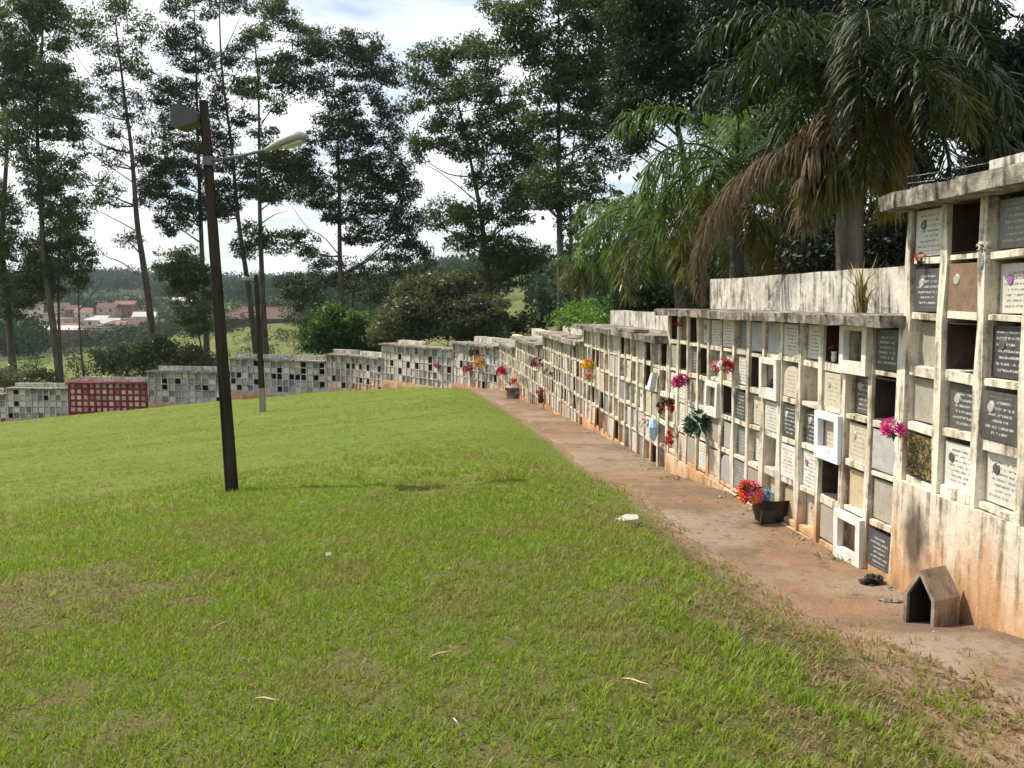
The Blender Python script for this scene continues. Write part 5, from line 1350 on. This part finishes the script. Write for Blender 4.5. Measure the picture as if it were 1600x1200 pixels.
# ------------------------------------------------------------------ lawn grass
def grass_material(name, a, b, dry, tr, dry_amt):
    k = NT(name, .5, .3); p = k.pos()
    rnd = k.rand()
    c = k.mix(rnd, a, b)
    patch = k.noise(p, 1.3, 6, .7)
    c = k.mix(k.math('MULTIPLY', k.ramp(patch, .46, .64), dry_amt), c, dry)
    k.color(c)
    tcol = k.mix(k.math('MULTIPLY', k.ramp(patch, .46, .64), dry_amt), tr, tuple(v * 1.5 for v in dry))
    k.translucent(tcol, .42); M[name] = k.m
grass_material('grass_blade', (.105, .190, .014), (.205, .265, .028), (.23, .18, .065), (.30, .41, .03), .60)
grass_material('grass_straw', (.27, .20, .095), (.19, .135, .06), (.15, .10, .05), (.30, .21, .09), .5)
def grass():
    rng = np.random.default_rng(55); rr = random.Random(55)
    coll = bpy.data.collections.new('grass_tufts')
    def tuft(i, mat, n, h, spread, lean):
        b = MB()
        for j in range(n):
            a = rr.uniform(0, 2 * PI); r = spread * math.sqrt(rr.random()); p0 = Vector((math.cos(a) * r, math.sin(a) * r, -.008))
            a2 = a + rr.uniform(-1.2, 1.2); ln = rr.uniform(.15, 1) * lean; hh = h * rr.uniform(.45, 1.1)
            d = Vector((math.cos(a2) * ln, math.sin(a2) * ln, 1)).normalized(); s = Vector((-math.sin(a2 + rr.uniform(-.8, .8)), math.cos(a2), 0)).normalized() * rr.uniform(.0032, .0058)
            m = p0 + d * hh * .6; e = m + (d + Vector((math.cos(a2), math.sin(a2), -.25)) * .5 * ln).normalized() * hh * .45
            b.add([p0 - s, p0 + s, m + s * .8, m - s * .8, e], [(0, 1, 2, 3), (3, 2, 4)])
        o = bpy.data.objects.new('tuft_%d' % i, b.mesh('tuft_%d' % i, mat)); coll.objects.link(o)
    for i in range(4): tuft(i, 'grass_blade', 9, (.050, .065, .042, .080)[i], .045, (1.0, 1.2, 1.6, .9)[i])
    for i in range(4, 6): tuft(i, 'grass_straw', 9, .045, .055, 2.6)
    for i in range(6, 7): tuft(i, 'grass_blade', 14, .030, .07, 1.4)
    # scatter: density follows what the eye can resolve
    Xs = []; Ys = []; N = []
    edges = np.exp(np.linspace(math.log(1.2), math.log(62), 46))
    for d0, d1 in zip(edges[:-1], edges[1:]):
        d = (d0 + d1) / 2
        dens = min(950, 600000 / d ** 3) if d < 22 else 2300000 / d ** 3.2
        x0, x1 = -.78 * d - .6, min(.72 * d + .6, 4.0)
        n = int(dens * (x1 - x0) * (d1 - d0))
        Xs.append(rng.uniform(x0, x1, n)); Ys.append(rng.uniform(d0, d1, n))
    X = np.concatenate(Xs); Y = np.concatenate(Ys)
    wd, _ = wall_dist(X, Y)
    edge = (.66 + .34 * sstep(4.0, 7.0, Y)) - .12 + .40 * (vnoise(X * 1.7, Y * 1.1, 31) - .5) + .2 * (vnoise(X * 6, Y * 6, 32) - .5)
    patch = .6 * vnoise(X / .55, Y / .55, 33) + .4 * vnoise(X / .17, Y / .17, 34)
    big = vnoise(X / 2.2 + 9, Y / 2.2, 35)
    bare = sstep(.46, .66, patch * .66 + big * .34)
    ragged = sstep(.05, 1.25, wd - edge)
    keep = (wd > edge) & (rng.uniform(0, 1, len(X)) > bare * .45) & (rng.uniform(0, 1, len(X)) < .30 + .7 * ragged)
    stray = (wd > .35) & (wd <= edge) & (rng.uniform(0, 1, len(X)) < .09 * (vnoise(X * 2.2, Y * 2.2, 36) > .66))
    keep |= stray
    X, Y, wd, bare, ragged, big = X[keep], Y[keep], wd[keep], bare[keep], ragged[keep], big[keep]
    n = len(X); d = np.hypot(X, Y)
    Z = ground_z(X, Y)
    straw = rng.uniform(0, 1, n) < np.clip(.12 + .50 * bare * (d < 9) + .25 * bare + .75 * (1 - ragged), 0, .9)
    idx = np.where(straw, rng.integers(4, 6, n), rng.integers(0, 4, n))
    idx = np.where((d > 14) & ~straw, 6, idx)
    scl = rng.uniform(.48, .98, n) * (.8 + .5 * big) * np.where(d > 14, 1 + (d - 14) * .02, 1.0)
    rot = np.stack([rng.normal(0, .12, n), rng.normal(0, .12, n), rng.uniform(0, 2 * PI, n)], 1)
    me = bpy.data.meshes.new('grass'); me.vertices.add(n); me.vertices.foreach_set('co', np.stack([X, Y, Z], 1).astype(np.float32).ravel())
    a = me.attributes.new('idx', 'INT', 'POINT'); a.data.foreach_set('value', idx.astype(np.int32))
    a = me.attributes.new('scl', 'FLOAT', 'POINT'); a.data.foreach_set('value', scl.astype(np.float32))
    a = me.attributes.new('rot', 'FLOAT_VECTOR', 'POINT'); a.data.foreach_set('vector', rot.astype(np.float32).ravel())
    o = link('grass', me); tag(o, 'short green lawn grass with brown dry patches', 'grass', kind='stuff')
    me.materials.append(M['grass_blade'])
    gn = bpy.data.node_groups.new('grass_scatter', 'GeometryNodeTree')
    gn.interface.new_socket('Geometry', in_out='INPUT', socket_type='NodeSocketGeometry'); gn.interface.new_socket('Geometry', in_out='OUTPUT', socket_type='NodeSocketGeometry')
    gi = gn.nodes.new('NodeGroupInput'); go = gn.nodes.new('NodeGroupOutput')
    ci = gn.nodes.new('GeometryNodeCollectionInfo'); ci.inputs['Collection'].default_value = coll; ci.inputs['Separate Children'].default_value = True; ci.inputs['Reset Children'].default_value = True
    ip = gn.nodes.new('GeometryNodeInstanceOnPoints'); ip.inputs['Pick Instance'].default_value = True
    def named(nm, t):
        q = gn.nodes.new('GeometryNodeInputNamedAttribute'); q.data_type = t; q.inputs['Name'].default_value = nm
        return q.outputs['Attribute']
    e2r = gn.nodes.new('FunctionNodeEulerToRotation')
    L = gn.links.new
    L(named('rot', 'FLOAT_VECTOR'), e2r.inputs[0])
    L(gi.outputs[0], ip.inputs['Points']); L(ci.outputs[0], ip.inputs['Instance'])
    L(named('idx', 'INT'), ip.inputs['Instance Index']); L(e2r.outputs[0], ip.inputs['Rotation']); L(named('scl', 'FLOAT'), ip.inputs['Scale'])
    L(ip.outputs[0], go.inputs[0])
    md = o.modifiers.new('scatter', 'NODES'); md.node_group = gn
    print('grass tufts', n, 'tree leaves', LEAF_N)
grass()

def wall_foot_rubble():
    rng = np.random.default_rng(17); b = MB()
    segs = []
    for i in range(len(WALL) - 1):
        a, c = WALL[i], WALL[i + 1]; l = math.hypot(c[0] - a[0], c[1] - a[1]); segs.append((a, c, l))
    n = 0
    for a, c, l in segs[:12]:
        nx, ny = -(c[1] - a[1]) / l, (c[0] - a[0]) / l
        for k in range(int(l * 26)):
            t = rng.uniform(); off = abs(rng.normal(0, .13)) + .015
            if vnoise(a[0] * 3 + t * l * .9, i + a[1], 51) < .42: continue
            x, y = a[0] + (c[0] - a[0]) * t + nx * off, a[1] + (c[1] - a[1]) * t + ny * off
            r = rng.uniform(.006, .022) * (1.8 if rng.uniform() < .1 else 1); z = gz(x, y) + .018 if off > .1 else a[2] + (c[2] - a[2]) * t + EYE + .02
            v = rng.normal(size=(6, 3)) * .25 + np.array([(1, 0, 0), (-1, 0, 0), (0, 1, 0), (0, -1, 0), (0, 0, .7), (0, 0, -.6)]); v = v * r + np.array([x, y, z])
            b.add(v, [(0, 2, 4), (2, 1, 4), (1, 3, 4), (3, 0, 4), (2, 0, 5), (1, 2, 5), (3, 1, 5), (0, 3, 5)])
    o = b.build('rubble', 'rubble_concrete'); tag(o, 'broken grit and small stones along the foot of the walls', 'rubble', kind='stuff')
wall_foot_rubble()

def weeds():
    for j, (x, y, n, lab) in enumerate(((1488, 975, 60, 'low weeds growing beside the candle shelter'), (1150, 774, 26, 'small weeds at the wall foot near the flower basin'), (1308, 878, 26, 'small weeds at the foot of the lowest white frame'), (1062, 752, 22, 'sparse weeds below the hanging red flower spray'))):
        c = ground_hit(x, y); rr = random.Random(j); b = MB()
        for i in range(n):
            a = rr.uniform(0, 2 * PI); l = rr.uniform(.04, .14); d = Vector((math.cos(a) * .7, math.sin(a) * .7, rr.uniform(.3, 1))).normalized(); s_ = d.cross(Vector((0, 0, 1))).normalized() * rr.uniform(.004, .012)
            p0 = Vector((rr.gauss(0, .07), rr.gauss(0, .07), .0)); m = p0 + d * l * .6; e = p0 + d * l - Vector((0, 0, l * .15))
            b.add([p0, m + s_, e, m - s_], [(0, 1, 2, 3)])
        o = b.build('weed_tuft', 'palm_leaf'); o.location = c + Vector((0, 0, .015)); tag(o, lab, 'weeds')
weeds()

# ------------------------------------------------------------------ air
def haze():
    b = MB(); b.box(-5600, 5600, -5600, 5600, -40, 130)
    m = bpy.data.materials.new('haze_air'); m.use_nodes = True; t = m.node_tree; t.nodes.clear()
    o = t.nodes.new('ShaderNodeOutputMaterial'); v = t.nodes.new('ShaderNodeVolumePrincipled')
    v.inputs['Color'].default_value = (.72, .86, 1.0, 1); v.inputs['Density'].default_value = .00013; v.inputs['Anisotropy'].default_value = .2
    t.links.new(v.outputs[0], o.inputs['Volume'])
    h = b.build('haze', m); tag(h, 'thin pale haze in the air over the valley', 'haze', kind='stuff')
haze()
